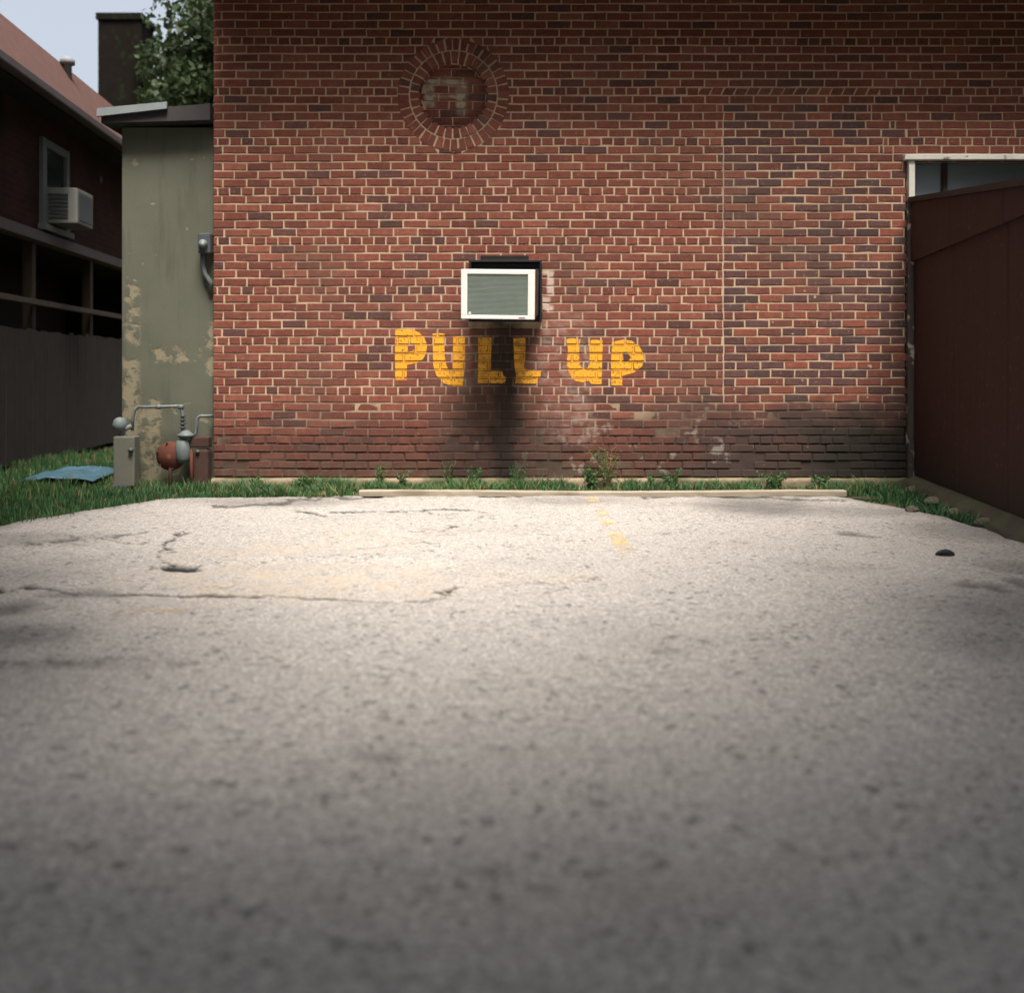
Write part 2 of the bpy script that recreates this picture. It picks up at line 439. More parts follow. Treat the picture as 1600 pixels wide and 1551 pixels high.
prow = np.concatenate([np.linspace(757, 800, 70), np.linspace(800, 960, 170)[1:], np.linspace(960, 1640, 150)[1:]])
Ys = np.concatenate([F * H / (prow - HY), np.array([1.45, 1.25, 1.0, 0.5, -0.3, -1.5, -3, -5, -8])])[::1]
Xs = np.concatenate([np.array([-6.0, -5.4, -4.9]), np.linspace(-4.5, 4.0, 430), np.array([4.4, 5.0, 6.0, 7.5])])
GX, GY = np.meshgrid(Xs, Ys)
GX = GX + 0.0
GZ = ground_height(GX, GY)
wobx, woby = 0.05 * (fbm(GX * 5, GY * 5, 3) - 0.5), 0.09 * (fbm(GX * 5 + 50, GY * 5, 3) - 0.5)
crack_and_shade = np.zeros_like(GX)
jag = fbm(GX * 16, GY * 9, 3) - 0.5
Yc = np.maximum(GY, 0.4); PX, PY = CX + GX * F / Yc, HY + F * H / Yc
for pts, w, s in CRACKS_AND_SHADE:
    d = seg_dist(PX + 300 * wobx + 50 * jag, PY + 45 * woby + 7 * jag, pts)
    w = w * 115 * np.clip(2.2 * fbm(GX * 6, GY * 6 + 9, 3) - 0.2, 0.6, 2)
    crack_and_shade = np.maximum(crack_and_shade, s * np.clip(1.9 - 1.1 * d / w, 0, 1))
stain, sand = np.zeros_like(GX), np.zeros_like(GX)
def ell(px, py, rx, ry):
    cx, cy = gp(px, py)
    a = rx * cy / F; b = abs(gp(px, py + ry)[1] - gp(px, py - ry)[1]) / 2
    q = np.hypot((GX + 3 * wobx - cx) / a, (GY + 2 * woby - cy) / b)
    return np.clip(1.6 - q, 0, 1)
for px, py, rx, ry, s in STAINS: stain = np.maximum(stain, s * ell(px, py, rx, ry))
for px, py, rx, ry, s in SANDS: sand = np.maximum(sand, s * ell(px, py, rx, ry))
# the overlay: thin top layer broken off along the two long edges
ov = ell(470, 908, 225, 26)
GZ = GZ - 0.018 * np.clip(ov * 3, 0, 1) - 0.014 * crack_and_shade - 0.012 * np.clip(stain * 1.5 - 0.5, 0, 1)
ed = signed_edge(GX, GY)
GZ = GZ + np.where(ed < 0.05, np.maximum((ed - 0.05) * 0.9, -0.09), 0)
stain = np.maximum(stain, 0.75 * np.clip(1 - ed / 0.22, 0, 1))
me = grid_mesh('asphalt_lot', np.stack([GX, GY, GZ + 0.012], -1), M_asph, {'crack_and_shade': crack_and_shade, 'stain': stain, 'sand': sand})
asph = link('asphalt_lot', me, kind='structure', label='pale cracked asphalt parking lot with worn overlay edges')

gx, gy = np.meshgrid(np.concatenate([np.linspace(-250, -12, 8), np.linspace(-9, 9, 37), np.linspace(12, 250, 8)]),
                     np.concatenate([np.linspace(-250, -10, 8), np.linspace(-8, 22, 61), np.linspace(26, 400, 10)]))
gz = 0.03 * (fbm(gx * 0.8, gy * 0.8, 3) - 0.5) - 0.03
me = grid_mesh('ground', np.stack([gx, gy, gz], -1), M_soil)
link('ground', me, kind='structure', label='dark soil around the lot and behind the buildings')

def line_sheet(name, x0, x1, y0, y1, nx, ny):
    X, Y = np.meshgrid(np.linspace(x0, x1, nx), np.linspace(y0, y1, ny))
    Z = np.zeros_like(X)
    # sample the asphalt surface
    for i in range(ny):
        r = np.clip(np.searchsorted(-Ys, -Y[i, 0]), 1, len(Ys) - 1)
        w = (Y[i, 0] - Ys[r]) / (Ys[r - 1] - Ys[r])
        Z[i] = np.interp(X[i], Xs, GZ[r]) * (1 - w) + np.interp(X[i], Xs, GZ[r - 1]) * w
    return link(name, grid_mesh(name, np.stack([X, Y, Z + 0.016], -1), M_line), parent=asph)
line_sheet('painted_line', 0.565, 0.655, 5.75, 8.35, 6, 90)
line_sheet('painted_line', -1.62, -1.30, 4.28, 4.44, 16, 10)

# ------------------------------------------------------------------ brick building
bldg = empty('brick_building', (0, D, 0), label='red brick building with PULL UP painted in yellow on its wall', cat='building')
OFF = Vector((0, -D, 0))
def bpart(mb, name, mat, parent=None, **k):      # builds in world coordinates under the building's Empty
    o = mb.build(name, mat, parent or bldg, **k)
    if parent is None: o.location = OFF
    return o
WX0, WX1 = wx(333.5), wx(1417)
RINGC, R0, R1, R2 = (wx(708.5), wz(148)), 0.275, 0.372, 0.476
COURSE, Z0 = 0.07, 0.085
NROW = 58
AC_HOLE = (wx(733), wx(846.5), wz(503), wz(408))

# mortar bed: one relief sheet, flush to 6 mm deep, eroded at the foot, recessed 45 mm inside the round window
mx_, mz_ = np.meshgrid(np.arange(WX0 + 0.004, 6.6, 0.0155), np.arange(Z0 - 0.02, Z0 + COURSE * NROW + 0.02, 0.0155))
dep = 0.0055 + 0.006 * (fbm(mx_ * 9, mz_ * 9, 3) - 0.4) + 0.010 * np.clip((0.75 - mz_) / 0.5, 0, 1) * fbm(mx_ * 4, mz_ * 4, 2)
rr = np.hypot(mx_ - RINGC[0], mz_ - RINGC[1])
dep = np.where(rr < R0 + 0.01, 0.088, dep)
Pm = np.stack([mx_, D + np.maximum(dep, 0.002), mz_], -1)
# the part right of the opening and below its lintel is not brick: push it back behind the frame
hole = (mx_ > WX1) & (mz_ < wz(247))
Pm[..., 1] = np.where(hole, D + 0.26, Pm[..., 1])
wall = link('wall', grid_mesh('wall', Pm, M_mortar), parent=bldg, loc=OFF)
mb = MB(); mb.box((WX0 + 0.006, D + 0.11, 0), (WX1, D + 5, Z0 + COURSE * NROW)); mb.box((WX1, D + 0.28, 0), (6.6, D + 5, Z0 + COURSE * NROW))
mb.box((WX1, D + 0.06, wz(247) + 0.05), (6.6, D + 0.28, Z0 + COURSE * NROW))
bpart(mb, 'wall_core', M_mortar)

def brick_col(kind):
    r = random.random()
    if kind == 'infill':
        if r < 0.34: c = (0.085, 0.042, 0.040)
        elif r < 0.43: c = (0.068, 0.040, 0.039)
        elif r < 0.76: c = (0.132, 0.048, 0.037)
        else: c = (0.175, 0.058, 0.040)
    else:
        if r < 0.08: c = (0.088, 0.040, 0.036)
        elif r < 0.28: c = (0.130, 0.044, 0.034)
        elif r < 0.80: c = (0.160, 0.052, 0.037)
        else: c = (0.190, 0.068, 0.048)
    k = random.uniform(0.86, 1.14)
    return tuple(v * k for v in c)

def brick_poly(quad, y, b=0.0035, back=0.05, jit=0.0022):
    """quad: 4 (x, z) points counter-clockwise seen from the camera; a block with bevelled front edges"""
    cx = sum(q[0] for q in quad) / 4; cz = sum(q[1] for q in quad) / 4
    q2 = [(q[0] + random.uniform(-jit, jit), q[1] + random.uniform(-jit, jit)) for q in quad]
    def inset(q):
        dx, dz = cx - q[0], cz - q[1]
        return (q[0] + math.copysign(min(b, abs(dx)), dx) if abs(dx) > 1e-6 else q[0], q[1] + math.copysign(min(b, abs(dz)), dz) if abs(dz) > 1e-6 else q[1])
    fr = [inset(q) for q in q2]
    pts = [(q[0], y + back, q[1]) for q in q2] + [(q[0], y + b * 0.8, q[1]) for q in q2] + [(q[0], y + random.uniform(0, .0012), q[1]) for q in fr]
    fs = [[8, 9, 10, 11]]
    for i in range(4):
        j = (i + 1) % 4
        fs += [[4 + i, 4 + j, 8 + j, 8 + i], [i, j, 4 + j, 4 + i]]
    return pts, fs

# shared meshes for the single bricks: stretchers and headers in a dozen colours each
def brick_variants(w, h, n, kind):
    out = []
    for i in range(n):
        mb = MB(); p, f = brick_poly([(-w / 2, -h / 2), (w / 2, -h / 2), (w / 2, h / 2), (-w / 2, h / 2)], 0.0)
        mb.poly(p, f, brick_col(kind)); out.append(mb.mesh('brick', M_brick))
    return out
JT = 0.0135
VAR = {'s': brick_variants(0.203 - JT, COURSE - JT, 18, 'main'), 'h': brick_variants(0.1015 - JT, COURSE - JT, 14, 'main')}

bricks = []            # (quad, y, colourkind, std) std = 's'/'h' when it is a whole standard brick
def cut_by_ring(q):
    """trim a brick against the round window; returns list of quads"""
    (x0, z0), (x1, z1) = q[0], q[2]
    R = R2 - 0.012
    zc = RINGC[1]
    if z0 > zc + R or z1 < zc - R: return [q]
    ch = lambda z: math.sqrt(max(R * R - (z - zc) ** 2, 0))
    c0, c1 = ch(z0), ch(z1)
    L0, L1, Rr0, Rr1 = RINGC[0] - c0, RINGC[0] - c1, RINGC[0] + c0, RINGC[0] + c1
    out = []
    if x1 <= min(L0, L1) or x0 >= max(Rr0, Rr1): return [q]
    a0, a1 = min(x1, L0), min(x1, L1)
    if a0 - x0 > 0.012 or a1 - x0 > 0.012: out.append([(x0, z0), (max(a0, x0 + .004), z0), (max(a1, x0 + .004), z1), (x0, z1)])
    b0, b1 = max(x0, Rr0), max(x0, Rr1)
    if x1 - b0 > 0.012 or x1 - b1 > 0.012: out.append([(min(b0, x1 - .004), z0), (x1, z0), (x1, z1), (min(b1, x1 - .004), z1)])
    return out

row_shift = [random.uniform(-0.012, 0.012) for _ in range(NROW)]
INX0 = wx(1130); INZ0, INZ1 = wz(628), wz(158)
for r in range(NROW):
    zb = Z0 + r * COURSE + JT / 2; zt = zb + COURSE - JT
    zm = (zb + zt) / 2
    k = (r - 22) % 6
    header = (k == 0)
    right_lim = WX1 if zm < wz(247) else 6.55
    segs = []
    infill_row = INZ0 < zm < INZ1
    tooth = WX1 if right_lim <= WX1 else WX1 - random.choice((0.0, 0.1, 0.2, 0.3))
    sj = random.uniform(-.004, .004)
    if infill_row: segs = [(WX0, INX0 - 0.004 + sj, 'main'), (INX0 + 0.008 + sj, tooth - 0.002, 'infill')]
    else: segs = [(WX0, right_lim - 0.002, 'main')]
    if infill_row and right_lim > WX1: segs.append((tooth + 0.010, right_lim, 'main'))
    for (sx0, sx1, kind) in segs:
        hd = header and kind == 'main'
        pitch = 0.1015 if hd else (0.203 if kind == 'main' else 0.205)
        x = sx0 - ((0.05 if hd else (0.1015 if r % 2 else 0.0)) if kind == 'main' else (0.1 if r % 2 else 0.0)) + (row_shift[r] if not hd else row_shift[r] * 0.5) - 0.02
        while x < sx1:
            w = pitch * (1 + random.uniform(-0.018, 0.018))
            a, b_ = x + JT / 2, x + w - JT / 2
            x += w
            whole = a >= sx0 and b_ <= sx1
            a, b_ = max(a, sx0), min(b_, sx1)
            if b_ - a < 0.018: continue
            if a < AC_HOLE[1] and b_ > AC_HOLE[0] and zt > AC_HOLE[2] and zb < AC_HOLE[3]:
                if a < AC_HOLE[0] - 0.02: b_ = AC_HOLE[0] - 0.004; whole = False
                elif b_ > AC_HOLE[1] + 0.02: a = AC_HOLE[1] + 0.004; whole = False
                else: continue
            # soldier row over the filled opening: leaning bricks
            lean = 0.0
            if hd and abs(zm - wz(142)) < 0.03 and 1.5 < a < 3.05: lean = 0.028
            q = [(a - lean / 2, zb), (b_ - lean / 2, zb), (b_ + lean / 2, zt), (a + lean / 2, zt)]
            qs = cut_by_ring(q) if not lean else [q]
            dz = random.uniform(-0.0016, 0.0016) + 0.010 * (float(vnoise(np.array(a * 0.8 + 20), np.array(r * 0.13))) - 0.5)
            for qq in qs:
                qq = [(u, v + dz) for u, v in qq]
                y = D + random.uniform(-0.0015, 0.0015) + (0.0008 if kind == 'infill' else 0)
                if zm < 0.7: y += random.uniform(0, .006)
                if zm < 0.5 and random.random() < 0.06: y += 0.02
                bricks.append((qq, y, kind, ('h' if hd else 's') if (whole and kind == 'main' and len(qs) == 1 and qq[0][0] == a) else None))

single = [b for b in bricks if b[3]]
single.sort(key=lambda b: math.hypot(((b[0][0][0] + b[0][1][0]) / 2 - 0.05) * 0.62, (b[0][0][1] + b[0][2][1]) / 2 - 1.35))
single = single[:300]
sid = set(id(b) for b in single)
faces2d = []                                             # front rectangles, for the paint
for b in single:
    q, y, kind, std = b
    o = link('brick', random.choice(VAR[std]), parent=wall)
    cx, cz = (q[0][0] + q[1][0]) / 2, (q[0][1] + q[2][1]) / 2
    o.location = (cx, y, cz)
    w0 = (0.203 if std == 's' else 0.1015) - JT
    o.scale = ((q[1][0] - q[0][0]) / w0, 1, 1)
    faces2d.append((q[0][0] + .0035, q[1][0] - .0035, q[0][1] + .0035, q[2][1] - .0035, y))
mb, mbi = MB(), MB()
for b in bricks:
    if id(b) in sid: continue
    p, f = brick_poly(b[0], b[1])
    (mbi if b[2] == 'infill' else mb).poly(p, f, brick_col(b[2]))
    q = b[0]
    faces2d.append((q[0][0] + .0035, q[1][0] - .0035, q[0][1] + .0035, q[2][1] - .0035, b[1]))
bpart(mb, 'brickwork', M_brick, kind='stuff')
bpart(mbi, 'filled_opening', M_brick, kind='stuff', label='bricked-up opening of darker mixed bricks')

# round window: two rings of headers and the brick infill set back inside them
ringo = MB()
vs = [(RINGC[0] + math.cos(a) * r, D + 0.012 + (0.07 if r < R0 + .01 else 0), RINGC[1] + math.sin(a) * r) for r in (R0 - 0.004, R2) for a in np.linspace(0, 2 * math.pi, 73)[:-1]]
ringo.poly(vs, [[i, (i + 1) % 72, 72 + (i + 1) % 72, 72 + i] for i in range(72)])
ringp = bpart(ringo, 'round_window_surround', M_mortar, label='double ring of header bricks round the bricked-up window')
for (ra, rb, n, ph) in ((R0 + 0.003, R1 - 0.006, 31, 0.02), (R1 + 0.006, R2 - 0.004, 41, 0.06)):
    for i in range(n):
        a0 = 2 * math.pi * (i + 0.5) / n + ph + random.uniform(-.01, .01); da = 2 * math.pi / n
        g = 0.0065
        h0, h1 = da / 2 - g / ra, da / 2 - g / rb
        q = [(RINGC[0] + math.cos(a0 + s * h) * r, RINGC[1] + math.sin(a0 + s * h) * r) for s, h, r in ((-1, h0, ra), (-1, h1, rb), (1, h1, rb), (1, h0, ra))]
        mbq = MB(); p, f = brick_poly(q, D - 0.001 + random.uniform(-.0015, .0015), b=0.003, back=0.085); mbq.poly(p, f, brick_col('main'))
        link('ring_brick', mbq.mesh('ring_brick', M_brick), parent=ringp)
inf = MB()
x = 0
for r in range(-5, 6):
    zb = RINGC[1] + r * 0.068 - 0.03; zt = zb + 0.057
    ch = lambda z: math.sqrt(max((R0 + 0.012) ** 2 - (z - RINGC[1]) ** 2, 0))
    c = max(ch(zb), ch(zt))
    if c < 0.05: continue
    x = RINGC[0] - 0.32 + (0.1 if r % 2 else 0) + random.uniform(-.02, .02)
    while x < RINGC[0] + c:
        w = 0.2 + random.uniform(-.01, .01)
        a, b_ = max(x, RINGC[0] - c), min(x + w - .012, RINGC[0] + c)
        x += w
        if b_ - a < 0.03: continue
        p, f = brick_poly([(a, zb), (b_, zb), (b_, zt), (a, zt)], D + 0.078, back=0.02); inf.poly(p, f, brick_col('main'))
bpart(inf, 'round_window_infill', M_brick, kind='stuff')

# foundation, and an unseen eave added to shade the wall top
mbf = MB()
fx = np.arange(WX0 - 0.01, WX1 + 0.02, 0.05); fz = np.array([-0.12, -0.03, 0.02, 0.05, 0.072, 0.078, 0.08])
FX, FZ = np.meshgrid(fx, fz)
FY = D - 0.045 - 0.03 * (fbm(FX * 4, FZ * 9, 4) - 0.4) + np.array([0, 0, 0, .002, .008, .03, .07])[:, None]
FZ = FZ + 0.012 * (fbm(FX * 6, FZ * 3, 3) - 0.5) * (fz > 0)[:, None]
link('foundation', grid_mesh('foundation', np.stack([FX, FY, FZ], -1), M_found), parent=bldg, loc=OFF)
M_soffit = simple('dark_soffit_paint', (0.035, 0.022, 0.017), 0.3, 5, 0.8)
M_shingle = simple('roof_shingle', (0.06, 0.055, 0.05), 0.4, 20, 0.95, 0.5, 40)
ZT = Z0 + COURSE * NROW
mb = MB(); mb.box((WX0 + 0.0, D - 0.59, ZT + 0.002), (6.9, D + 5.2, ZT + 0.05)); bpart(mb, 'soffit', M_soffit)  # added soffit, overhang set to darken the wall below
mb = MB(); mb.box((WX0 + 0.0, D - 0.625, ZT - 0.03), (6.93, D - 0.593, ZT + 0.2)); bpart(mb, 'added_fascia', M_soffit)
mb = MB(); mb.poly([(WX0 - .0, D - .68, ZT + .19), (6.95, D - .68, ZT + .19), (6.95, D + 2.6, ZT + 1.6), (WX0 - .0, D + 2.6, ZT + 1.6), (6.95, D + 5.4, ZT + .19), (WX0 - .0, D + 5.4, ZT + .19)],
                   [[0, 1, 2, 3], [3, 2, 4, 5], [0, 3, 5], [1, 4, 2], [0, 5, 4, 1]]); bpart(mb, 'roof', M_shingle)

# painted lettering: outlines read off the photo, clipped to the brick faces and the joints between them
LET = {
 'P1': ([(66, 542), (120, 537), (165, 540), (205, 556), (236, 590), (250, 630), (246, 676), (226, 712), (190, 734), (134, 744), (131, 832), (66, 833), (64, 700)], [(137, 622), (160, 617), (180, 632), (182, 650), (166, 664), (138, 668)]),
 'U1': ([(283, 562), (318, 560), (352, 564), (352, 690), (362, 745), (382, 785), (398, 772), (403, 578), (470, 580), (470, 700), (460, 868), (405, 870), (345, 850), (305, 805), (286, 745)], None),
 'L1': ([(547, 585), (626, 582), (620, 776), (688, 782), (692, 806), (708, 816), (704, 851), (545, 850), (548, 700)], None),
 'L2': ([(752, 590), (822, 587), (822, 700), (812, 758), (830, 774), (913, 776), (911, 808), (896, 822), (890, 853), (764, 852), (768, 800), (757, 740)], None),
 'U2': ([(1058, 596), (1092, 590), (1142, 596), (1136, 640), (1134, 720), (1145, 758), (1168, 770), (1188, 757), (1196, 700), (1192, 602), (1230, 598), (1272, 604), (1268, 740), (1264, 857), (1204, 854), (1192, 836), (1160, 846), (1112, 838), (1078, 800), (1062, 740), (1070, 650)], None),
 'P2': ([(1326, 612), (1392, 597), (1440, 604), (1482, 634), (1508, 676), (1514, 712), (1500, 752), (1456, 788), (1387, 808), (1384, 866), (1322, 862), (1320, 740)], [(1388, 672), (1408, 668), (1436, 700), (1424, 718), (1396, 734), (1390, 705)]),
}
def lp(p): return (wx(600 + p[0] / 3.721), wz(370 + p[1] / 3.721))
def clip_rect(poly, x0, x1, z0, z1):
    for ax, val, sg in ((0, x0, 1), (0, x1, -1), (1, z0, 1), (1, z1, -1)):
        out = []
        for i, p in enumerate(poly):
            q = poly[(i + 1) % len(poly)]
            a, b_ = sg * (p[ax] - val), sg * (q[ax] - val)
            if a >= 0: out.append(p)
            if (a >= 0) != (b_ >= 0):
                u = a / (a - b_); out.append((p[0] + (q[0] - p[0]) * u, p[1] + (q[1] - p[1]) * u))
        poly = out
        if len(poly) < 3: return []
    return poly
for nm, (outl, hol) in LET.items():
    loops = [[Vector((*lp(p), 0)) for p in outl]] + ([[Vector((*lp(p), 0)) for p in hol]] if hol else [])
    flat = [v for l_ in loops for v in l_]
    tris = tessellate_polygon(loops)
    mb = MB()
    for tr_ in tris:
        T = [(flat[i].x, flat[i].y) for i in tr_]
        if (T[1][0] - T[0][0]) * (T[2][1] - T[0][1]) - (T[1][1] - T[0][1]) * (T[2][0] - T[0][0]) < 0: T.reverse()
        xa, xb = min(p[0] for p in T), max(p[0] for p in T); za, zb = min(p[1] for p in T), max(p[1] for p in T)
        for (x0, x1, z0, z1, y) in faces2d:
            if x1 < xa or x0 > xb or z1 < za or z0 > zb: continue
            C = clip_rect(T, x0, x1, z0, z1)
            if len(C) >= 3: mb.poly([(p[0], y - 0.0012, p[1]) for p in C], [list(range(len(C)))])
        # joints: paint lies just above the mortar, behind the brick faces
        mb.poly([(p[0], D + 0.0036, p[1]) for p in T], [[0, 1, 2]])
    bpart(mb, 'painted_letter', M_yellow, label='yellow painted letter %s of PULL UP' % nm[0])

# opening at the right end: pale lintel and post, glass above the lean-to
M_trim = simple('worn_white_paint', (0.50, 0.49, 0.44), 0.2, 7, 0.6, 0.25, 50, col2=(0.16, 0.12, 0.09), thr=(0.60, 0.68))
M_post = simple('worn_dark_post', (0.060, 0.048, 0.042), 0.3, 5, 0.8, 0.3, 40, col2=(0.40, 0.37, 0.31), thr=(0.56, 0.64))
t = NT('window_glass'); t.done((0.12, 0.16, 0.17), 0.12, 0.5); M_glass = t.mat
t = NT('dark_glass'); t.done((0.012, 0.014, 0.016), 0.15, 0.5); M_dglass = t.mat
ZL = wz(247)
mb = MB(); mb.box((wx(1410), D - 0.06, ZL - 0.025), (6.5, D + 0.2, ZL + 0.022), 0.006); bpart(mb, 'lintel', M_trim)
mb = MB(); mb.box((WX1 + 0.004, D - 0.04, ZL - 0.36), (WX1 + 0.055, D + 0.15, ZL - 0.027), 0.005); bpart(mb, 'frame_post', M_trim)
mb = MB(); mb.box((WX1 + 0.057, D + 0.10, ZL - 0.5), (6.4, D + 0.115, ZL - 0.027)); bpart(mb, 'glass_pane', M_glass)
mb = MB(); mb.box((wx(1478), D + 0.07, ZL - 0.5), (wx(1486), D + 0.098, ZL - 0.027), .003); bpart(mb, 'glazing_bar', M_soffit)
mb = MB(); mb.box((WX1 + 0.003, D - 0.035, 0.0), (WX1 + 0.05, D + 0.15, ZL - 0.362), 0.005); bpart(mb, 'jamb', M_post)

# ------------------------------------------------------------------ brown lean-to on the right
SHED_RZ = math.atan2(0.125, 1.0)
shed = empty('lean_to_shed', (WX1 + 0.055, D - 0.01, 0), -SHED_RZ, label='dark red-brown lean-to with sloping top against the brick wall', cat='shed')
# local axes: -y runs along the side wall towards the viewer's side of the lot, +x into the shed
t = NT('red_brown_paint')
st_ = t.noise(4, t.scalev(t.pos(), (2.5, 2.5, .35)), detail=6, rough=.65)
c = t.mix(st_, (0.024, 0.009, 0.0075), (0.055, 0.019, 0.014))
c = t.mix(t.m('MULTIPLY', t.ss(t.noise(24, detail=5), .62, .70), .5), c, (.10, .075, .06))
c = t.mix(t.m('MULTIPLY', t.ss(t.m('MULTIPLY_ADD', t.noise(7), .4, t.sep()[2]), .62, .28), .75), c, (.022, .018, .014))
t.bump(st_, .3, .004)
M_brown = t.done(c, .75, .25)
M_brown2 = simple('dark_brown_edge', (0.030, 0.016, 0.013), 0.3, 6, 0.7)
LSH = 4.2
zt = lambda y: 2.40 + 0.118 * y           # top edge falls away from the brick wall
n = 0
y = -0.002
while y > -LSH + 0.01:
    y1 = max(y - 1.22, -LSH)
    mb = MB(); mb.box((0.0, y1 + 0.003, 0.105), (0.04, y - 0.003, 1.93), 0.003); mb.build('wall_panel', M_brown, shed)
    mb = MB()
    a, b_ = y1 + 0.003, y - 0.003
    mb.poly([(-.028, a, 1.90), (-.028, b_, 1.90), (-.028, b_, zt(b_)), (-.028, a, zt(a)), (.03, a, 1.90), (.03, b_, 1.90), (.03, b_, zt(b_)), (.03, a, zt(a))],
            [[0, 3, 2, 1], [4, 5, 6, 7], [0, 1, 5, 4], [3, 7, 6, 2], [0, 4, 7, 3], [1, 2, 6, 5]])
    mb.build('upper_panel', M_brown, shed)
    y = y1
mb = MB(); mb.poly([(-.05, -LSH - .1, zt(-LSH - .1) + .002), (-.05, -.004, zt(0) + .002), (2.9, -.004, zt(0) + .002), (2.9, -LSH - .1, zt(-LSH - .1) + .002),
                    (-.05, -LSH - .1, zt(-LSH - .1) + .045), (-.05, -.004, zt(0) + .045), (2.9, -.004, zt(0) + .045), (2.9, -LSH - .1, zt(-LSH - .1) + .045)],
                   [[0, 1, 2, 3], [4, 7, 6, 5], [0, 4, 5, 1], [3, 2, 6, 7], [0, 3, 7, 4], [1, 5, 6, 2]]); mb.build('roof', M_brown2, shed)
mb = MB(); mb.box((0.0, -LSH - .04, 0.1), (2.8, -LSH - .004, zt(-LSH) - .01)); mb.build('front_wall', M_brown, shed)
fy = np.linspace(-LSH, -0.05, 110); pr = [(-0.16, -0.10), (-0.15, 0.02), (-0.10, 0.085), (0.0, 0.103), (0.05, 0.104)]
Pf = np.array([[(px_ + 0.13 * (vnoise(np.array(yy * 4.1), np.array(k * 1.7)) - 0.4) * (k < 3), yy, pz_ + 0.11 * (vnoise(np.array(yy * 5.3), np.array(k * 2.3 + 5)) - 0.75) * (k in (1, 2))) for k, (px_, pz_) in enumerate(pr)] for yy in fy])
link('footing', grid_mesh('footing', Pf, concrete('footing_concrete', (0.026, 0.022, 0.017), (0.085, 0.073, 0.055), 0.8)), parent=shed)  # darkened concrete and moss stand in for the shade along this foot
mb = MB(); mb.box((0.05, -LSH, -0.05), (2.8, -0.03, 0.1)); mb.build('floor_slab', M_found, shed)

# ------------------------------------------------------------------ stucco annex on the left
annex = empty('stucco_annex', (wx(260), D + 0.05, 0), label='low grey-green stucco annex with peeling patches beside the brick wall', cat='building')
t = NT('stucco')
x, z = t.sep()[0], t.sep()[2]
n1, n2, n3 = t.noise(3.0, detail=5), t.noise(11, detail=5), t.noise(110, detail=3)
c = t.mix(n1, (0.078, 0.083, 0.062), (0.118, 0.120, 0.090))
c = t.mix(t.m('MULTIPLY', t.ss(t.noise(5, t.scalev(t.pos(), (2.5, 1, .3))), .5, .75), .45), c, (0.055, 0.058, 0.045))
w1 = t.m('MULTIPLY_ADD', t.m('SUBTRACT', n2, .5), 0.22, x); w2 = t.m('MULTIPLY_ADD', t.m('SUBTRACT', t.noise(8, detail=4), .5), 0.26, z)
def sbox(a, b, cc, d, f=.025):
    return t.m('MULTIPLY', t.m('MULTIPLY', t.ss(w1, wx(a) - f, wx(a) + f), t.ss(w1, wx(b) + f, wx(b) - f)), t.m('MULTIPLY', t.ss(w2, wz(d) - f, wz(d) + f), t.ss(w2, wz(cc) + f, wz(cc) - f)))
pk = t.m('MAXIMUM', sbox(196, 216, 445, 535), t.m('MAXIMUM', sbox(240, 312, 543, 562), sbox(190, 216, 560, 690)))
pk = t.m('MAXIMUM', pk, t.m('MAXIMUM', sbox(218, 250, 630, 752), sbox(326, 340, 500, 590)))
pk = t.m('MULTIPLY', pk, t.ss(n2, .40, .55))
pk = t.m('MAXIMUM', pk, t.m('MULTIPLY', t.ss(t.noise(6.5, detail=5), .66, .71), .7))
c = t.mix(t.m('MULTIPLY', pk, .65), c, (0.26, 0.22, 0.145))
c = t.mix(t.m('MULTIPLY', t.ss(z, .35, .0), .5), c, (0.10, 0.09, 0.06))
t.bump(t.m('ADD', n3, t.m('MULTIPLY', pk, -1.5)), .5, .004)
M_stucco = t.done(c, .95, .15)
AX0, AX1, AZ = wx(187), WX0 - 0.002, wz(197)
OA = -annex.location
def apart(mb, name, mat, **k): return mb.build(name, mat, annex, loc=OA, **k)
mb = MB(); mb.box((AX0, D + .05, -.05), (AX1, D + 3.2, AZ), .008); apart(mb, 'wall', M_stucco)
M_darkroof = simple('dark_roof_edge', (0.035, 0.032, 0.032), .3, 6, .8)
M_flash = simple('pale_metal_flashing', (0.13, 0.15, 0.155), .25, 9, .6, .1, metal=.1)
mb = MB(); mb.poly([(wx(165), D - .10, AZ + .002), (AX1, D - .10, AZ + .03), (AX1, D + 3.4, AZ + .03), (wx(165), D + 3.4, AZ + .002),
                    (wx(165), D - .10, AZ + .09), (AX1, D - .10, AZ + .165), (AX1, D + 3.4, AZ + .165), (wx(165), D + 3.4, AZ + .09)],
                   [[3, 2, 1, 0], [4, 5, 6, 7], [0, 1, 5, 4], [2, 3, 7, 6], [0, 4, 7, 3], [1, 2, 6, 5]]); apart(mb, 'roof', M_darkroof)
mb = MB(); xa, xb = wx(160), wx(268)
mb.poly([(xa, D - .135, AZ + .05), (xb, D - .135, AZ + .115), (xb, D - .104, AZ + .115), (xa, D - .104, AZ + .05),
         (xa, D - .125, AZ + .12), (xb, D - .125, AZ + .175), (xb, D - .104, AZ + .175), (xa, D - .104, AZ + .12)],
        [[3, 2, 1, 0], [4, 5, 6, 7], [0, 1, 5, 4], [2, 3, 7, 6], [0, 4, 7, 3], [1, 2, 6, 5]]); apart(mb, 'flashing', M_flash)

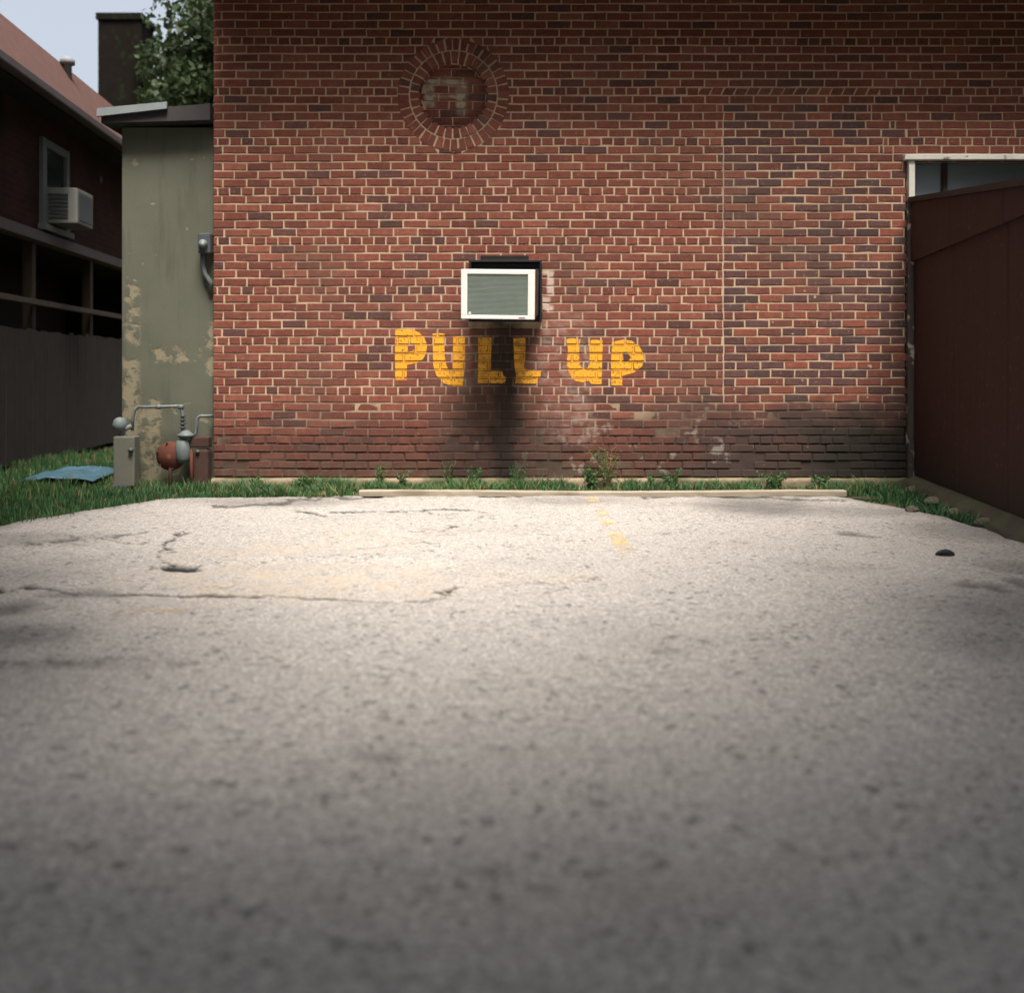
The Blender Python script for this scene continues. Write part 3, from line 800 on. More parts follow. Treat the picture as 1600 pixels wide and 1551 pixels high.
# electric meter box on the annex
M_greymetal = simple('grey_painted_metal', (0.11, 0.13, 0.13), .25, 9, .5, .15, 60, col2=(0.10, .075, .055), thr=(.62, .72))
M_dkmetal = simple('dark_grey_metal', (0.055, 0.065, 0.07), .25, 9, .5, .15, 60)
M_rust = simple('rust_red', (0.080, 0.024, 0.015), .35, 14, .85, .4, 80, col2=(.075, .03, .02), thr=(.55, .66))
M_drust = simple('dark_rust', (0.050, 0.026, 0.020), .4, 14, .9, .4, 80)
eb = empty('electric_meter', (wx(322), D + .05, wz(450)), label='small dark electric meter box high on the stucco annex', cat='meter box')
ex, ez = wx(322), wz(450)
def epart(mb, n_, m_): return mb.build(n_, m_, eb, loc=-eb.location)
mb = MB(); mb.box((wx(313), D - .08, wz(397)), (wx(332.5), D + .049, wz(366)), .01); epart(mb, 'box', M_dkmetal)
mb = MB(); mb.lathe([(.0, 0), (.035, 0), (.038, .02), (.03, .045), (.0, .05)], 20, Matrix.Translation((wx(322), D - .078, wz(383))) @ Matrix.Rotation(math.pi / 2, 4, 'X')); epart(mb, 'meter_dial', M_greymetal)
mb = MB(); mb.tube([(wx(317), D - .0, wz(397)), (wx(317), D - .0, wz(415)), (wx(320), D - .0, wz(428)), (wx(328), D, wz(440)), (wx(328), D + .02, wz(452))], .022, 10); epart(mb, 'conduit', M_greymetal)

# gas meter set
gm = empty('gas_meter', (wx(290), D - .1, 0), label='rusty gas meter with grey regulator and pipes at the annex foot', cat='gas meter')
GY_ = D - .10
def gpart(mb, n_, m_, **k): return mb.build(n_, m_, gm, loc=-gm.location, **k)
def P(px, py, dy=0): return (wx(px), GY_ + dy, wz(py))
mb = MB(); mb.tube([P(213, 672), P(214, 652), P(217, 640), P(222, 635), P(250, 635), P(284, 634), P(289, 638), P(291, 646), P(291, 672)], .0135, 10)
g1 = gpart(mb, 'manifold_pipe', M_greymetal)
for a, b_ in ((250, 257), (284, 292)):
    mb = MB(); mb.tube([P(a, 635), P(b_, 635)], .021, 10); gpart(mb, 'pipe_union', M_greymetal)
mb = MB(); mb.tube([P(332, 650, .1), P(331, 649), P(318, 649), P(314, 652), P(313, 658), P(312, 676), P(306, 680)], .0125, 10); gpart(mb, 'outlet_pipe', M_greymetal)
mb = MB()
for k in range(4): mb.lathe([(.0, 0), (.026, 0), (.026, .012), (.0, .012)], 12, Matrix.Translation(P(291, 650 + 6 * k)))
gpart(mb, 'ribbed_coupling', M_dkmetal)
mb = MB(); mb.lathe([(0, 0), (.045, 0), (.055, .012), (.07, .018), (.075, .03), (.05, .045), (.03, .065), (.02, .07), (0, .07)], 20, Matrix.Translation(P(296, 684))); gpart(mb, 'regulator_cap', M_greymetal)
mb = MB(); mb.lathe([(0, 0), (.045, .005), (.062, .04), (.064, .11), (.055, .19), (.04, .2), (0, .2)], 20, Matrix.Translation(P(292, 722))); gpart(mb, 'regulator_body', M_greymetal)
mb = MB(); mb.lathe([(0, 0), (.09, 0), (.118, .012), (.122, .022), (.11, .034), (.075, .055), (.03, .068), (0, .07)], 28, Matrix.Translation(P(272, 711, .03)) @ Matrix.Rotation(math.pi / 2, 4, 'X')); gpart(mb, 'diaphragm', M_rust, label='rust-red round diaphragm cover')
for a in range(6):
    mb = MB(); q = P(272 + 20.5 * math.cos(a * 1.047 + .3), 711 + 20.5 * math.sin(a * 1.047 + .3), -.004); mb.tube([q, (q[0], q[1] - .018, q[2])], .008, 6); gpart(mb, 'bolt', M_drust)
mb = MB(); mb.tube([P(272, 722), P(272, 740), P(272, 775)], .016, 10); gpart(mb, 'riser_pipe', M_drust)
mb = MB(); mb.tube([P(304, 700, .0), P(305, 735), P(305, 775)], .016, 10); gpart(mb, 'rusty_riser', M_rust)
mb = MB(); mb.box((wx(309), GY_ - .03, wz(762)), (wx(332), GY_ + .10, wz(700)), .025); mb.box((wx(302), GY_ - .02, wz(698)), (wx(332), GY_ + .10, wz(681)), .014); gpart(mb, 'meter_body', M_drust)
mb = MB(); mb.tube([P(316, 704, -.03), P(316, 704, -.045)], .016, 14); gpart(mb, 'index_cap', M_dkmetal)

# utility pedestal
up = empty('utility_pedestal', (wx(204), D - .12, 0), label='narrow pale grey utility pedestal at the corner of the stucco annex', cat='utility box')
def upart(mb, n_, m_): return mb.build(n_, m_, up, loc=-up.location)
M_pgrey = simple('pale_grey_paint', (0.115, 0.117, 0.095), .2, 6, .6, .15)
mb = MB(); mb.box((wx(188), D - .17, wz(757)), (wx(221), D - .03, wz(680)), .012); upart(mb, 'cabinet', M_pgrey)
mb = MB(); mb.box((wx(185), D - .185, -.05), (wx(210), D - .02, wz(755)), .006); upart(mb, 'base', M_dkmetal)
mb = MB(); mb.lathe([(0, 0), (.035, 0), (.055, .012), (.06, .05), (.052, .085), (.03, .108), (0, .115)], 18, Matrix.Translation((wx(194), D - .1, wz(672)))); upart(mb, 'domed_head', simple('bluish_grey_paint', (.11, .14, .14), .2, 6, .6))
mb = MB(); mb.tube([(wx(196), D - .1, wz(683)), (wx(200), D - .1, wz(670)), (wx(213), D - .1, wz(664))], .02, 10); upart(mb, 'elbow', M_greymetal)
mb = MB(); mb.tube([(wx(216), D - .17, wz(701)), (wx(216), D - .195, wz(701))], .02, 12); upart(mb, 'lock_knob', M_dkmetal)

# ------------------------------------------------------------------ air conditioner in the brick wall
ac = empty('air_conditioner', (0, D, 1.4), label='white-framed air conditioner in a black case jutting from the brick wall', cat='air conditioner')
M_black = simple('black_metal', (0.012, 0.012, 0.014), .3, 10, .45, .1)
M_white = simple('white_plastic', (0.78, 0.76, 0.73), .05, 6, .4, .05, col2=(.60, .56, .50), thr=(.66, .74))
M_grille = simple('grey_green_louvre', (0.20, 0.245, 0.215), .15, 7, .55, .05)
M_grillbk = simple('grille_back', (0.05, 0.06, 0.055), .2, 10, .8, 0)
A = Vector((wx(790), D, wz(455))); Bf = Vector((-22 / 197.0, D - .55, H + 120 / 197.0))
yax = (A - Bf).normalized(); xax = yax.cross(Vector((0, 0, 1))).normalized()
xax = (Matrix.Rotation(math.radians(1.1), 3, yax) @ xax).normalized(); zax = xax.cross(yax).normalized()
MA = Matrix((xax, yax, zax)).transposed().to_4x4(); MA.translation = Bf
# local frame of the case: x right, y into the wall, z up, origin at the middle of the front
frame = bpy.data.objects.new('x', None)
def cpart(mb, n_, m_, parent=None, **k):
    o = mb.build(n_, m_, parent or ac, **k)
    if parent is None: o.matrix_basis = Matrix.Translation(-ac.location) @ MA
    return o
bpy.data.objects.remove(frame)
W2, H2 = .294, .196
mb = MB(); mb.box((-W2 + .006, .012, -H2 + .006), (W2 - .006, .535, H2 - .006), .008); cpart(mb, 'case', M_black)
fr = MB()
for a, b_ in (((-W2, -.012, H2 - .036), (W2, .03, H2)), ((-W2, -.012, -H2), (W2, .03, -H2 + .03)), ((-W2, -.0125, -H2 + .029), (-W2 + .05, .03, H2 - .035)), ((W2 - .055, -.0125, -H2 + .029), (W2, .03, H2 - .035))): fr.box(a, b_, .004)
cpart(fr, 'front_frame', M_white)
mb = MB(); mb.box((-W2 + .049, .010, -H2 + .028), (W2 - .054, .0115, H2 - .034)); gb = cpart(mb, 'grille', M_grillbk)
sl = MB(); sl.box((-W2 + .05, -.006, -.0036), (W2 - .055, .008, .0036)); slm = sl.mesh('louvre', M_grille)
nz = 34
for i in range(nz):
    o = link('louvre', slm, parent=gb); o.location = (0, 0, -H2 + .034 + (2 * H2 - .072) * i / (nz - 1)); o.rotation_euler = (.5, 0, 0)
mb = MB(); mb.poly([(-W2 + .058, -.014, -H2 + .038), (-W2 + .085, -.014, -H2 + .038), (-W2 + .074, -.014, -H2 + .06), (-W2 + .066, -.014, -H2 + .056)], [[0, 1, 2, 3]]); cpart(mb, 'badge', M_white)
mb = MB(); mb.box((W2 - .125, -.0145, -H2 + .011), (W2 - .075, -.0125, -H2 + .017)); cpart(mb, 'nameplate', simple('dull_red_print', (.30, .08, .07), .2, 10, .5, 0))
# sleeve at the wall and the wooden header above it
sv = MB()
x0, x1, z0, z1 = AC_HOLE
for a, b_ in (((x0, D - .10, z1 - .02), (x1, D + .004, z1)), ((x1 - .02, D - .10, z0), (x1, D + .004, z1 - .021)), ((x0, D - .10, z0 + .0), (x0 + .02, D + .004, z1 - .021))): sv.box(a, b_, .004)
sv.box((x0 + .021, D - .02, z0 + .001), (x1 - .021, D + .003, z1 - .021))
o = sv.build('wall_sleeve', M_black, ac); o.location = -ac.location
mb = MB(); mb.box((wx(751), D - .05, z1 + .001), (wx(826), D - .003, wz(400)), .006); o = mb.build('header_board', simple('dark_wet_wood', (.010, .008, .0065), .4, 12, .8, .4), ac); o.location = -ac.location

# ------------------------------------------------------------------ long timber at the edge of the lot
tm = MB()
n = 60; xa, xb = -1.19, 2.60
sec = [(-.045, .0), (.045, .0), (.045, .036), (.040, .042), (-.038, .043), (-.045, .037)]
rows = []
for i in range(n + 1):
    u = i / n; xx = xa + (xb - xa) * u
    yy = 8.57 + .02 * math.sin(u * 3.1) + .004 * math.sin(u * 23); zz = .004 + .006 * math.sin(u * 7 + 1)
    rows += [(xx, yy + a + random.uniform(-.0012, .0012), zz + b_ + random.uniform(-.0012, .0012)) for a, b_ in sec]
k = len(sec)
tm.poly(rows, [[i * k + j, (i + 1) * k + j, (i + 1) * k + (j + 1) % k, i * k + (j + 1) % k] for i in range(n) for j in range(k)] + [list(range(k))[::-1], [n * k + j for j in range(k)]])
t = NT('weathered_timber')
n1 = t.noise(6, t.scalev(t.pos(), (.6, 14, 14)), detail=6)
c = t.mix(n1, (0.17, 0.142, 0.105), (0.40, 0.35, 0.275)); c = t.mix(t.m('MULTIPLY', t.ss(t.noise(2.5, detail=4), .52, .68), .65), c, (.14, .115, .075))
t.bump(n1, .5, .004)
o = tm.build('timber_kerb', t.done(c, .9, .15), label='long pale weathered timber along the grass strip below the brick wall', cat='timber')

# ------------------------------------------------------------------ foliage
def leaf_mat(name, a, b, trans=.3, dry=False):
    t = NT(name)
    ti = t.attr('tint')
    c = t.mix(ti, a, b)
    if dry: c = t.mix(t.ss(ti, .93, .97), c, (.26, .20, .095))
    t.done(c, .6, .25)
    tl = t.n('ShaderNodeBsdfTranslucent'); mx = t.n('ShaderNodeMixShader'); mx.inputs[0].default_value = trans
    t.l(c, tl.inputs[0]); t.l(t.b.outputs[0], mx.inputs[1]); t.l(tl.outputs[0], mx.inputs[2]); t.l(mx.outputs[0], t.out.inputs[0])
    return t.mat
M_leaf = leaf_mat('tree_leaves', (0.012, 0.024, 0.009), (0.040, 0.066, 0.022))
M_grass = leaf_mat('grass_blades', (0.030, 0.100, 0.042), (0.092, 0.190, 0.066), .35, True)
M_weed = leaf_mat('weed_leaves', (0.034, 0.095, 0.036), (0.095, 0.165, 0.060), .35)
M_dry = leaf_mat('dry_stems', (0.22, 0.16, 0.07), (0.33, 0.24, 0.12), .2)
M_bark = simple('bark', (0.055, 0.042, 0.032), .4, 14, .95, .7, 30)

def leaves(pts, size, jitter=.4, flat=0.0):
    n = len(pts)
    d = RNG.normal(size=(n, 3)); d /= np.linalg.norm(d, axis=1)[:, None]
    u = np.cross(d, RNG.normal(size=(n, 3))); u /= np.linalg.norm(u, axis=1)[:, None]
    s = size * (1 + jitter * RNG.uniform(-1, 1, n))[:, None]
    return np.stack([pts - d * s * .6, pts + u * s * .36, pts + d * s * .6, pts - u * s * .36], 1)

def tree_meshes(name, height, crown_r, nl, seed, base=.35, size=.13):
    rg = np.random.default_rng(seed); rs = random.Random(seed)
    mbk = MB()
    tips = []
    pts = [(0, 0, -.1)]; rad = [height * .022]
    for i in range(1, 8):
        pts.append((rs.uniform(-.06, .06) * i * .4, rs.uniform(-.06, .06) * i * .4, height * .85 * i / 7)); rad.append(height * .022 * (1 - i / 8))
    mbk.tube(pts, rad, 10)
    for i in range(16):
        h = height * (base + (.85 - base) * (i / 15)); a = i * 2.4 + rs.uniform(-.4, .4)
        L = crown_r * (.95 - .45 * (i / 15)) * rs.uniform(.75, 1.1)
        p0 = Vector((0, 0, h)); p3 = p0 + Vector((math.cos(a) * L, math.sin(a) * L, L * rs.uniform(.1, .6)))
        pm = (p0 + p3) / 2 + Vector((0, 0, L * .12))
        mbk.tube([p0, pm, p3], [height * .009, height * .006, height * .002], 6)
        tips += [pm + (p3 - pm) * .3, p3, (pm + p3) / 2 + Vector((rs.uniform(-.5, .5), rs.uniform(-.5, .5), rs.uniform(-.2, .5))) * crown_r * .4]
    tips.append(Vector((0, 0, height * .95)))
    cl = np.array([t_[:] for t_ in tips]); nc = len(cl)
    which = rg.integers(0, nc, nl)
    rad = crown_r * rg.uniform(.14, .34, nc)
    off = rg.normal(size=(nl, 3)); off /= np.linalg.norm(off, axis=1)[:, None]
    off *= (rg.random(nl) ** .45)[:, None] * rad[which][:, None] * np.array([1.15, 1.15, .8])
    P_ = cl[which] + off
    V = leaves(P_, size)
    tint = np.clip(rg.random(nc)[which] * .6 + .4 * rg.random(nl), 0, 1)
    return mbk.mesh(name + '_trunk', M_bark), quads_mesh(name + '_crown', V, M_leaf, tint=tint)

def tree(meshes, loc, rz, scale, label, group=None):
    e = empty('tree', loc, rz, label=label, cat='tree', group=group)
    e.scale = (scale,) * 3
    link('trunk', meshes[0], parent=e); link('crown', meshes[1], parent=e)
    return e
TA = tree_meshes('broadleaf', 8.0, 2.3, 30000, 3, .38, .10)
TB = tree_meshes('spreading', 9.0, 3.2, 17000, 8, .40, .17)
tree(TA, (-3.15, 16.0, 0), .4, 1.0, 'dark leafy tree rising behind the stucco annex')
tree(TA, (-4.9, 21.0, 0), 2.1, 1.05, 'dark tree half hidden by the leafy tree behind the annex')
tree(TB, (-8.9, 25.5, 0), 1.9, .80, 'lower tree behind the dark chimney of the rear house')

# unseen trees added so their crowns darken the lot's near part and sides
TS = tree_meshes('shade', 7.6, 4.3, 30000, 21, .48, .30)
for x_, y_, r_, k_, lb in ((-4.85, 0.3, .3, 1.0, 'added unseen tree on the fence side of the lot, shading its near part'), (5.4, 0.2, 2.2, 1.0, 'added unseen tree on the lean-to side of the lot, shading its near part'), (-6.3, 3.4, 1.1, 1.0, 'added unseen tree beside the neighbouring house, shading that side'), (6.9, 3.4, 5.1, 1.0, 'added unseen tree over the lean-to roof, shading that side'), (0.3, -3.45, 4.0, 1.0, 'added unseen tree at the street end of the lot, shading the foreground')):
    tree(TS, (x_, y_, 0), r_, k_, lb)

# grass: left lawn and the strip under the wall
def blades(X, Y, hmin, hmax, w=.006, lean=.5):
    n = len(X)
    hh = RNG.uniform(hmin, hmax, n); a = RNG.uniform(0, 2 * np.pi, n); la = RNG.uniform(0, 2 * np.pi, n); ln = RNG.uniform(.1, lean, n) * hh
    Z = -.02 + 0 * X
    ux, uy = np.cos(a) * w, np.sin(a) * w
    p0 = np.stack([X - ux, Y - uy, Z], -1); p1 = np.stack([X + ux, Y + uy, Z], -1)
    mx_, my_ = X + np.cos(la) * ln * .4, Y + np.sin(la) * ln * .4
    p2 = np.stack([mx_ + ux * .8, my_ + uy * .8, Z + hh * .6], -1); p3 = np.stack([mx_ - ux * .8, my_ - uy * .8, Z + hh * .6], -1)
    tp = np.stack([X + np.cos(la) * ln, Y + np.sin(la) * ln, Z + hh], -1)
    q1 = np.stack([p0, p1, p2, p3], 1); q2 = np.stack([p3, p2, tp, tp + 1e-4], 1)
    return np.concatenate([q1, q2])
def scatter(n, x0, x1, y0, y1, ok):
    X, Y = RNG.uniform(x0, x1, n), RNG.uniform(y0, y1, n)
    k = ok(X, Y); return X[k], Y[k]
lx, ly = scatter(60000, -6.2, -2.3, 4.5, 13.0, lambda X, Y: (signed_edge(X, Y) < -.03 + .22 * RNG.random(len(X)) ** 3) & (X < -2.25) & ~((Y > D + .0) & (X > AX0 - .02)) & (fbm(X * 2.2, Y * 2.2, 3) > .30))
V = blades(lx, ly, .03 + .03 * fbm(lx * 4, ly * 4, 2), .05 + .13 * fbm(lx * 4, ly * 4, 2) ** 1.5, .005)
tint = np.clip(fbm(lx * 1.3, ly * 1.3, 3) * 1.5 - .3 + RNG.uniform(-.25, .25, len(lx)), 0, .9)
tint[RNG.random(len(lx)) < .10] = 1
link('lawn_grass', quads_mesh('lawn_grass', V, M_grass, tint=np.concatenate([tint, tint])), label='rough green grass beside the annex and left of the lot', cat='grass', kind='stuff')
def okv(X, Y):
    d = fbm(X * 2.7 + 3, Y * 1.2, 3)
    dens = np.interp(X, [-2.6, -1.2, 0, 1.0, 1.6, 2.2, 2.7, 3.2], [.8, .8, .75, .75, .5, .30, .5, .25])
    return (RNG.random(len(X)) < dens * np.clip((d - .38) * 5, .06, 1)) & (Y > np.where(X < -1.2, 8.58, 8.64) + .03 * RNG.random(len(X)))
vx, vy = scatter(60000, -2.6, 3.15, 8.56, D - .05, okv)
V = blades(vx, vy, .02, .04 + .19 * fbm(vx * 5, vy * 5, 2) ** 1.6, .0045, 1.0)
tint = np.clip(fbm(vx * 3, vy * 3, 3) * 1.4 - .3 + RNG.uniform(-.2, .2, len(vx)), 0, .9)
tint[RNG.random(len(vx)) < .16] = 1
link('verge_grass', quads_mesh('verge_grass', V, M_grass, tint=np.concatenate([tint, tint])), label='short bright green grass in the strip between timber and brick wall', cat='grass', kind='stuff')

rx_, ry_ = scatter(9000, 2.4, 3.4, 5.4, 8.7, lambda X, Y: (signed_edge(X, Y) < .03) & (X < WX1 - .06 + (Y - D) * .125) & (fbm(X * 5, Y * 5, 3) > .50))
V = blades(rx_, ry_, .02, .10, .005, 1.0); tint = RNG.random(len(rx_)) * .7
link('ragged_grass', quads_mesh('ragged_grass', V, M_grass, tint=np.concatenate([tint, tint])), label='thin ragged grass along the foot of the brown lean-to', cat='grass', kind='stuff')

# soil and litter on the verge
vg = np.meshgrid(np.linspace(-3.4, 3.3, 160), np.linspace(8.50, D, 26))
vz = .004 + .02 * (fbm(vg[0] * 5, vg[1] * 7, 4) - .5) + np.clip(vg[1] - 8.85, 0, .4) * .03
link('verge_soil', grid_mesh('verge_soil', np.stack([vg[0], vg[1], vz - .012], -1), M_soil), kind='structure', label='strip of earth under the brick wall')

def weed(px, py, h, ns, label, dry=0.0, spread=.5, nleaf=7, lsize=.05):
    ns, nleaf, lsize = int(ns * 3), int(nleaf * 1.6), lsize * .40
    X, Y = wx(px) * .975, D - .14 + random.uniform(-.05, .05)
    e = empty('weed', (X, Y, 0), random.uniform(0, 6), label=label, cat='weed', group='weeds along the foot of the brick wall')
    st, lv, dr = MB(), [], MB()
    for i in range(ns):
        a = random.uniform(0, 6.28); L = h * random.uniform(.4, 1.05); sp = spread * L * random.uniform(.2, 1)
        p0 = Vector((random.uniform(-.03, .03), random.uniform(-.03, .03), -.02)); p2 = Vector((math.cos(a) * sp, math.sin(a) * sp * .5, L)); p1 = (p0 + p2) / 2 + Vector((math.cos(a) * sp * -.15, 0, L * .12))
        isdry = random.random() < dry
        (dr if isdry else st).tube([p0, p1, p2], [.003, .0024, .001], 4, cap=False)
        if not isdry:
            for k in range(nleaf):
                u = random.uniform(.2, 1); lv.append((p0 * (1 - u) ** 2 + p1 * 2 * u * (1 - u) + p2 * u * u) + Vector((random.uniform(-1, 1), random.uniform(-1, 1), random.uniform(-.3, .3))) * .02)
        else:
            for k in range(3):
                u = random.uniform(.5, 1); q = p0 * (1 - u) ** 2 + p1 * 2 * u * (1 - u) + p2 * u * u
                dr.tube([q, q + Vector((random.uniform(-.08, .08), random.uniform(-.04, .04), random.uniform(0, .06)))], [.0015, .0008], 4, cap=False)
    def add(mb, nm, mat):
        if not mb.f: return
        me = mb.mesh(nm, mat); at = me.attributes.new('tint', 'FLOAT', 'FACE'); at.data.foreach_set('value', np.full(len(mb.f), .5, 'f')); link(nm, me, parent=e)
    add(st, 'stems', M_weed); add(dr, 'dry_stems', M_dry)
    if lv:
        L_ = np.array([v[:] for v in lv]); link('leaves', quads_mesh('leaves', leaves(L_, lsize), M_weed, tint=RNG.random(len(L_))), parent=e)
WEEDS = [(950, 720, .34, 13, 'tall weed with dry tan stalks at the brick wall right of the drip stain', .45, .7, 8, .05),
         (925, 730, .20, 10, 'bushy green weed crowding the foot of the dry-stalked weed', 0, .8, 9, .05),
         (808, 735, .22, 8, 'leafy weed standing in the dark drip stain under the air conditioner', .1, .6, 8, .045),
         (592, 745, .22, 7, 'spindly weed at the wall near the end of the pale timber', .1, .7, 6, .04),
         (628, 748, .15, 7, 'short leafy weed beside the spindly weed near the timber end', 0, .7, 7, .045),
         (700, 735, .27, 6, 'thin tall weed below the yellow letter U', .15, .5, 5, .035),
         (738, 745, .18, 8, 'low bushy weed left of the drip stain', 0, .8, 8, .045),
         (1052, 748, .16, 9, 'low spreading weed below the bricked-up opening edge', 0, 1.0, 8, .045),
         (1018, 752, .12, 8, 'small weed just left of the low spreading weed', 0, .9, 8, .04),
         (1215, 752, .14, 11, 'green clump at the damp dark brickwork, by the far timber part', 0, 1.2, 9, .05),
         (1285, 757, .12, 10, 'green clump at the end of the timber near the lean-to', 0, 1.1, 9, .05),
         (400, 748, .11, 9, 'low green weed on the pale foundation near the annex', 0, 1.2, 9, .045),
         (470, 750, .10, 9, 'low green weed at the foundation between annex and timber', 0, 1.2, 9, .045)]
for w in WEEDS: weed(*w)

# ------------------------------------------------------------------ neighbouring house on the left with its porch fence
house = empty('neighbour_house', (-4.76, 6.0, 0), .07, label='dark two-storey brick house with open porch and brown roof edge', cat='house')
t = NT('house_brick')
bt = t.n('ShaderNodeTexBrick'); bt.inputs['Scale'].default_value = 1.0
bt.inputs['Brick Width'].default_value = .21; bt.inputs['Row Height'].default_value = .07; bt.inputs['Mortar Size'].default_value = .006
bt.inputs['Color1'].default_value = (.055, .020, .016, 1); bt.inputs['Color2'].default_value = (.036, .015, .012, 1); bt.inputs['Mortar'].default_value = (.045, .03, .022, 1)  # tones lowered so the colour carries the shade on this side
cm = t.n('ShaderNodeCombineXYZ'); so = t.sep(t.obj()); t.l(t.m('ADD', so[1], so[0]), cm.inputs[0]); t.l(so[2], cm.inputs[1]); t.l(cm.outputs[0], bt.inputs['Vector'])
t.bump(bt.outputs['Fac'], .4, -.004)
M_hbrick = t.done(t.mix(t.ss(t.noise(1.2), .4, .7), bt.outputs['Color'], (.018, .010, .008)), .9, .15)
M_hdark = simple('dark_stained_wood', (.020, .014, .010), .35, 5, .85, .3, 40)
M_htrim = simple('dull_grey_trim', (.11, .095, .095), .25, 6, .7, .2)
M_hpost = simple('brown_post_paint', (.060, .042, .024), .25, 6, .8, .2)
M_hroof = simple('red_brown_roofing', (.085, .042, .034), .3, 8, .9, .4, 50)
HL = 11.6
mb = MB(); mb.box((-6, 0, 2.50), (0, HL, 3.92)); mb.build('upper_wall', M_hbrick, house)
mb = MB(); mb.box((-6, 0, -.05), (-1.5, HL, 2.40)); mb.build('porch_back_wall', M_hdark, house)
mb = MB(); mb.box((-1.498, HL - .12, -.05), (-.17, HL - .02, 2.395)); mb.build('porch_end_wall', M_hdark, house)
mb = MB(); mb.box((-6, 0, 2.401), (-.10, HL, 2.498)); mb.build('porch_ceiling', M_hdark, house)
mb = MB(); mb.box((-.098, 0, 2.39), (.06, HL, 2.505), .008); mb.build('floor_band', M_htrim, house)
for py_ in (.06, 2.0, 4.02, 6.03, 8.05, 10.07, HL - .06):
    mb = MB(); mb.box((-.16, py_ - .055, -.06), (-.05, py_ + .055, 2.40), .008); mb.build('post', M_hpost, house)
mb = MB(); mb.poly([(.36, -.3, 3.90), (.36, HL + .3, 3.90), (-.06, HL + .3, 4.60), (-.06, -.3, 4.60), (-3, -.3, 5.9), (-3, HL + .3, 5.9), (-6.2, -.3, 4.6), (-6.2, HL + .3, 4.6), (-6.2, -.3, 3.93), (-6.2, HL + .3, 3.93)],
                   [[0, 1, 2, 3], [3, 2, 5, 4], [4, 5, 7, 6], [6, 7, 9, 8], [0, 3, 4, 6, 8], [1, 9, 7, 5, 2], [0, 8, 9, 1]]); roof = mb.build('roof', M_hroof, house)
mb = MB(); mb.box((.30, -.3, 3.80), (.42, HL + .3, 3.895), .015); mb.build('gutter', M_htrim, house)
mb = MB(); mb.box((.002, 0, 3.78), (.29, HL, 3.80)); mb.build('soffit', M_hdark, house)
mb = MB(); mb.lathe([(0, 0), (.05, 0), (.05, .17), (.085, .18), (.085, .23), (.04, .27), (0, .27)], 14, Matrix.Translation((.02, 6.9, 4.40))); mb.build('roof_vent', simple('galvanised', (.17, .185, .19), .2, 6, .7, .1), house)
win = MB(); win.box((.002, 6.02, 2.60), (.05, 6.14, 3.55), .006); win.box((.002, 6.80, 2.60), (.05, 6.90, 3.55), .006); win.box((.002, 6.141, 3.46), (.048, 6.799, 3.55), .006); win.box((.002, 5.98, 2.53), (.09, 6.94, 2.598), .006)
w_ = win.build('window', simple('grey_window_frame', (.13, .145, .145), .2, 6, .6, .1), house)
mb = MB(); mb.box((.003, 6.142, 2.60), (.012, 6.798, 3.458)); mb.build('pane', M_dglass, w_)
mb = MB(); mb.lathe([(0, 0), (.05, 0), (.055, .015), (.03, .03), (0, .03)], 14, Matrix.Translation((.002, 8.2, 3.45)) @ Matrix.Rotation(math.pi / 2, 4, 'Y')); mb.build('vent_cap', M_htrim, house)

hac = empty('air_conditioner', (-4.76, 6.0, 0), .07, label='pale window air conditioner on the dark neighbouring house', cat='air conditioner')
hac.location = house.matrix_basis @ Vector((.06, 6.47, 2.62)); Mh = Matrix.Translation((-.06, -6.47, -2.62))
bpy.context.view_layer.update()
hac.location = Matrix.Translation((-4.76, 6, 0)) @ Matrix.Rotation(.07, 4, 'Z') @ Vector((.06, 6.47, 2.62))
M_hac = simple('aged_cream_metal', (.19, .20, .18), .15, 5, .6, .1)
mb = MB(); mb.box((.0, 6.19, 2.625), (.36, 6.75, 3.02), .012); 
o = mb.build('case', M_hac, hac); o.location = (-.06, -6.47, -2.62)
for k in range(7):
    mb = MB(); mb.box((.05, 6.178, 2.68 + .042 * k), (.26, 6.192, 2.70 + .042 * k)); o = mb.build('side_louvre', M_dkmetal, hac); o.location = (-.06, -6.47, -2.62)
mb = MB(); mb.box((.355, 6.24, 2.67), (.366, 6.70, 2.975)); o = mb.build('rear_grille', M_dkmetal, hac); o.location = (-.06, -6.47, -2.62)

fence = empty('porch_fence', (-4.76, 6.0, 0), .07, label='weathered vertical board fence below the open porch of the dark house', cat='fence')
M_board = simple('grey_weathered_board', (.036, .030, .028), .35, 5, .9, .4, 40)
M_rail = simple('brown_rail', (.085, .066, .056), .25, 6, .8, .2)
bm_ = []
for i in range(5):
    mb = MB(); mb.box((.0, -.068, .02), (.022, .068, 1.42 + .006 * (i - 2)), .003); bm_.append(mb.mesh('board', M_board))
yb = 2.6
while yb < HL - .1:
    o = link('board', random.choice(bm_), parent=fence); o.location = (random.uniform(.0, .008), yb, random.uniform(-.01, .01)); o.rotation_euler = (random.uniform(-.006, .006), 0, 0)
    yb += .148
for z_, n_ in ((1.70, 'top_rail'), (1.30, 'rail'), (.3, 'rail')):
    mb = MB(); mb.box((-.045, 2.5, z_), (-.003 if n_ == 'rail' else .03, HL, z_ + .06), .004); mb.build(n_, M_rail, fence)

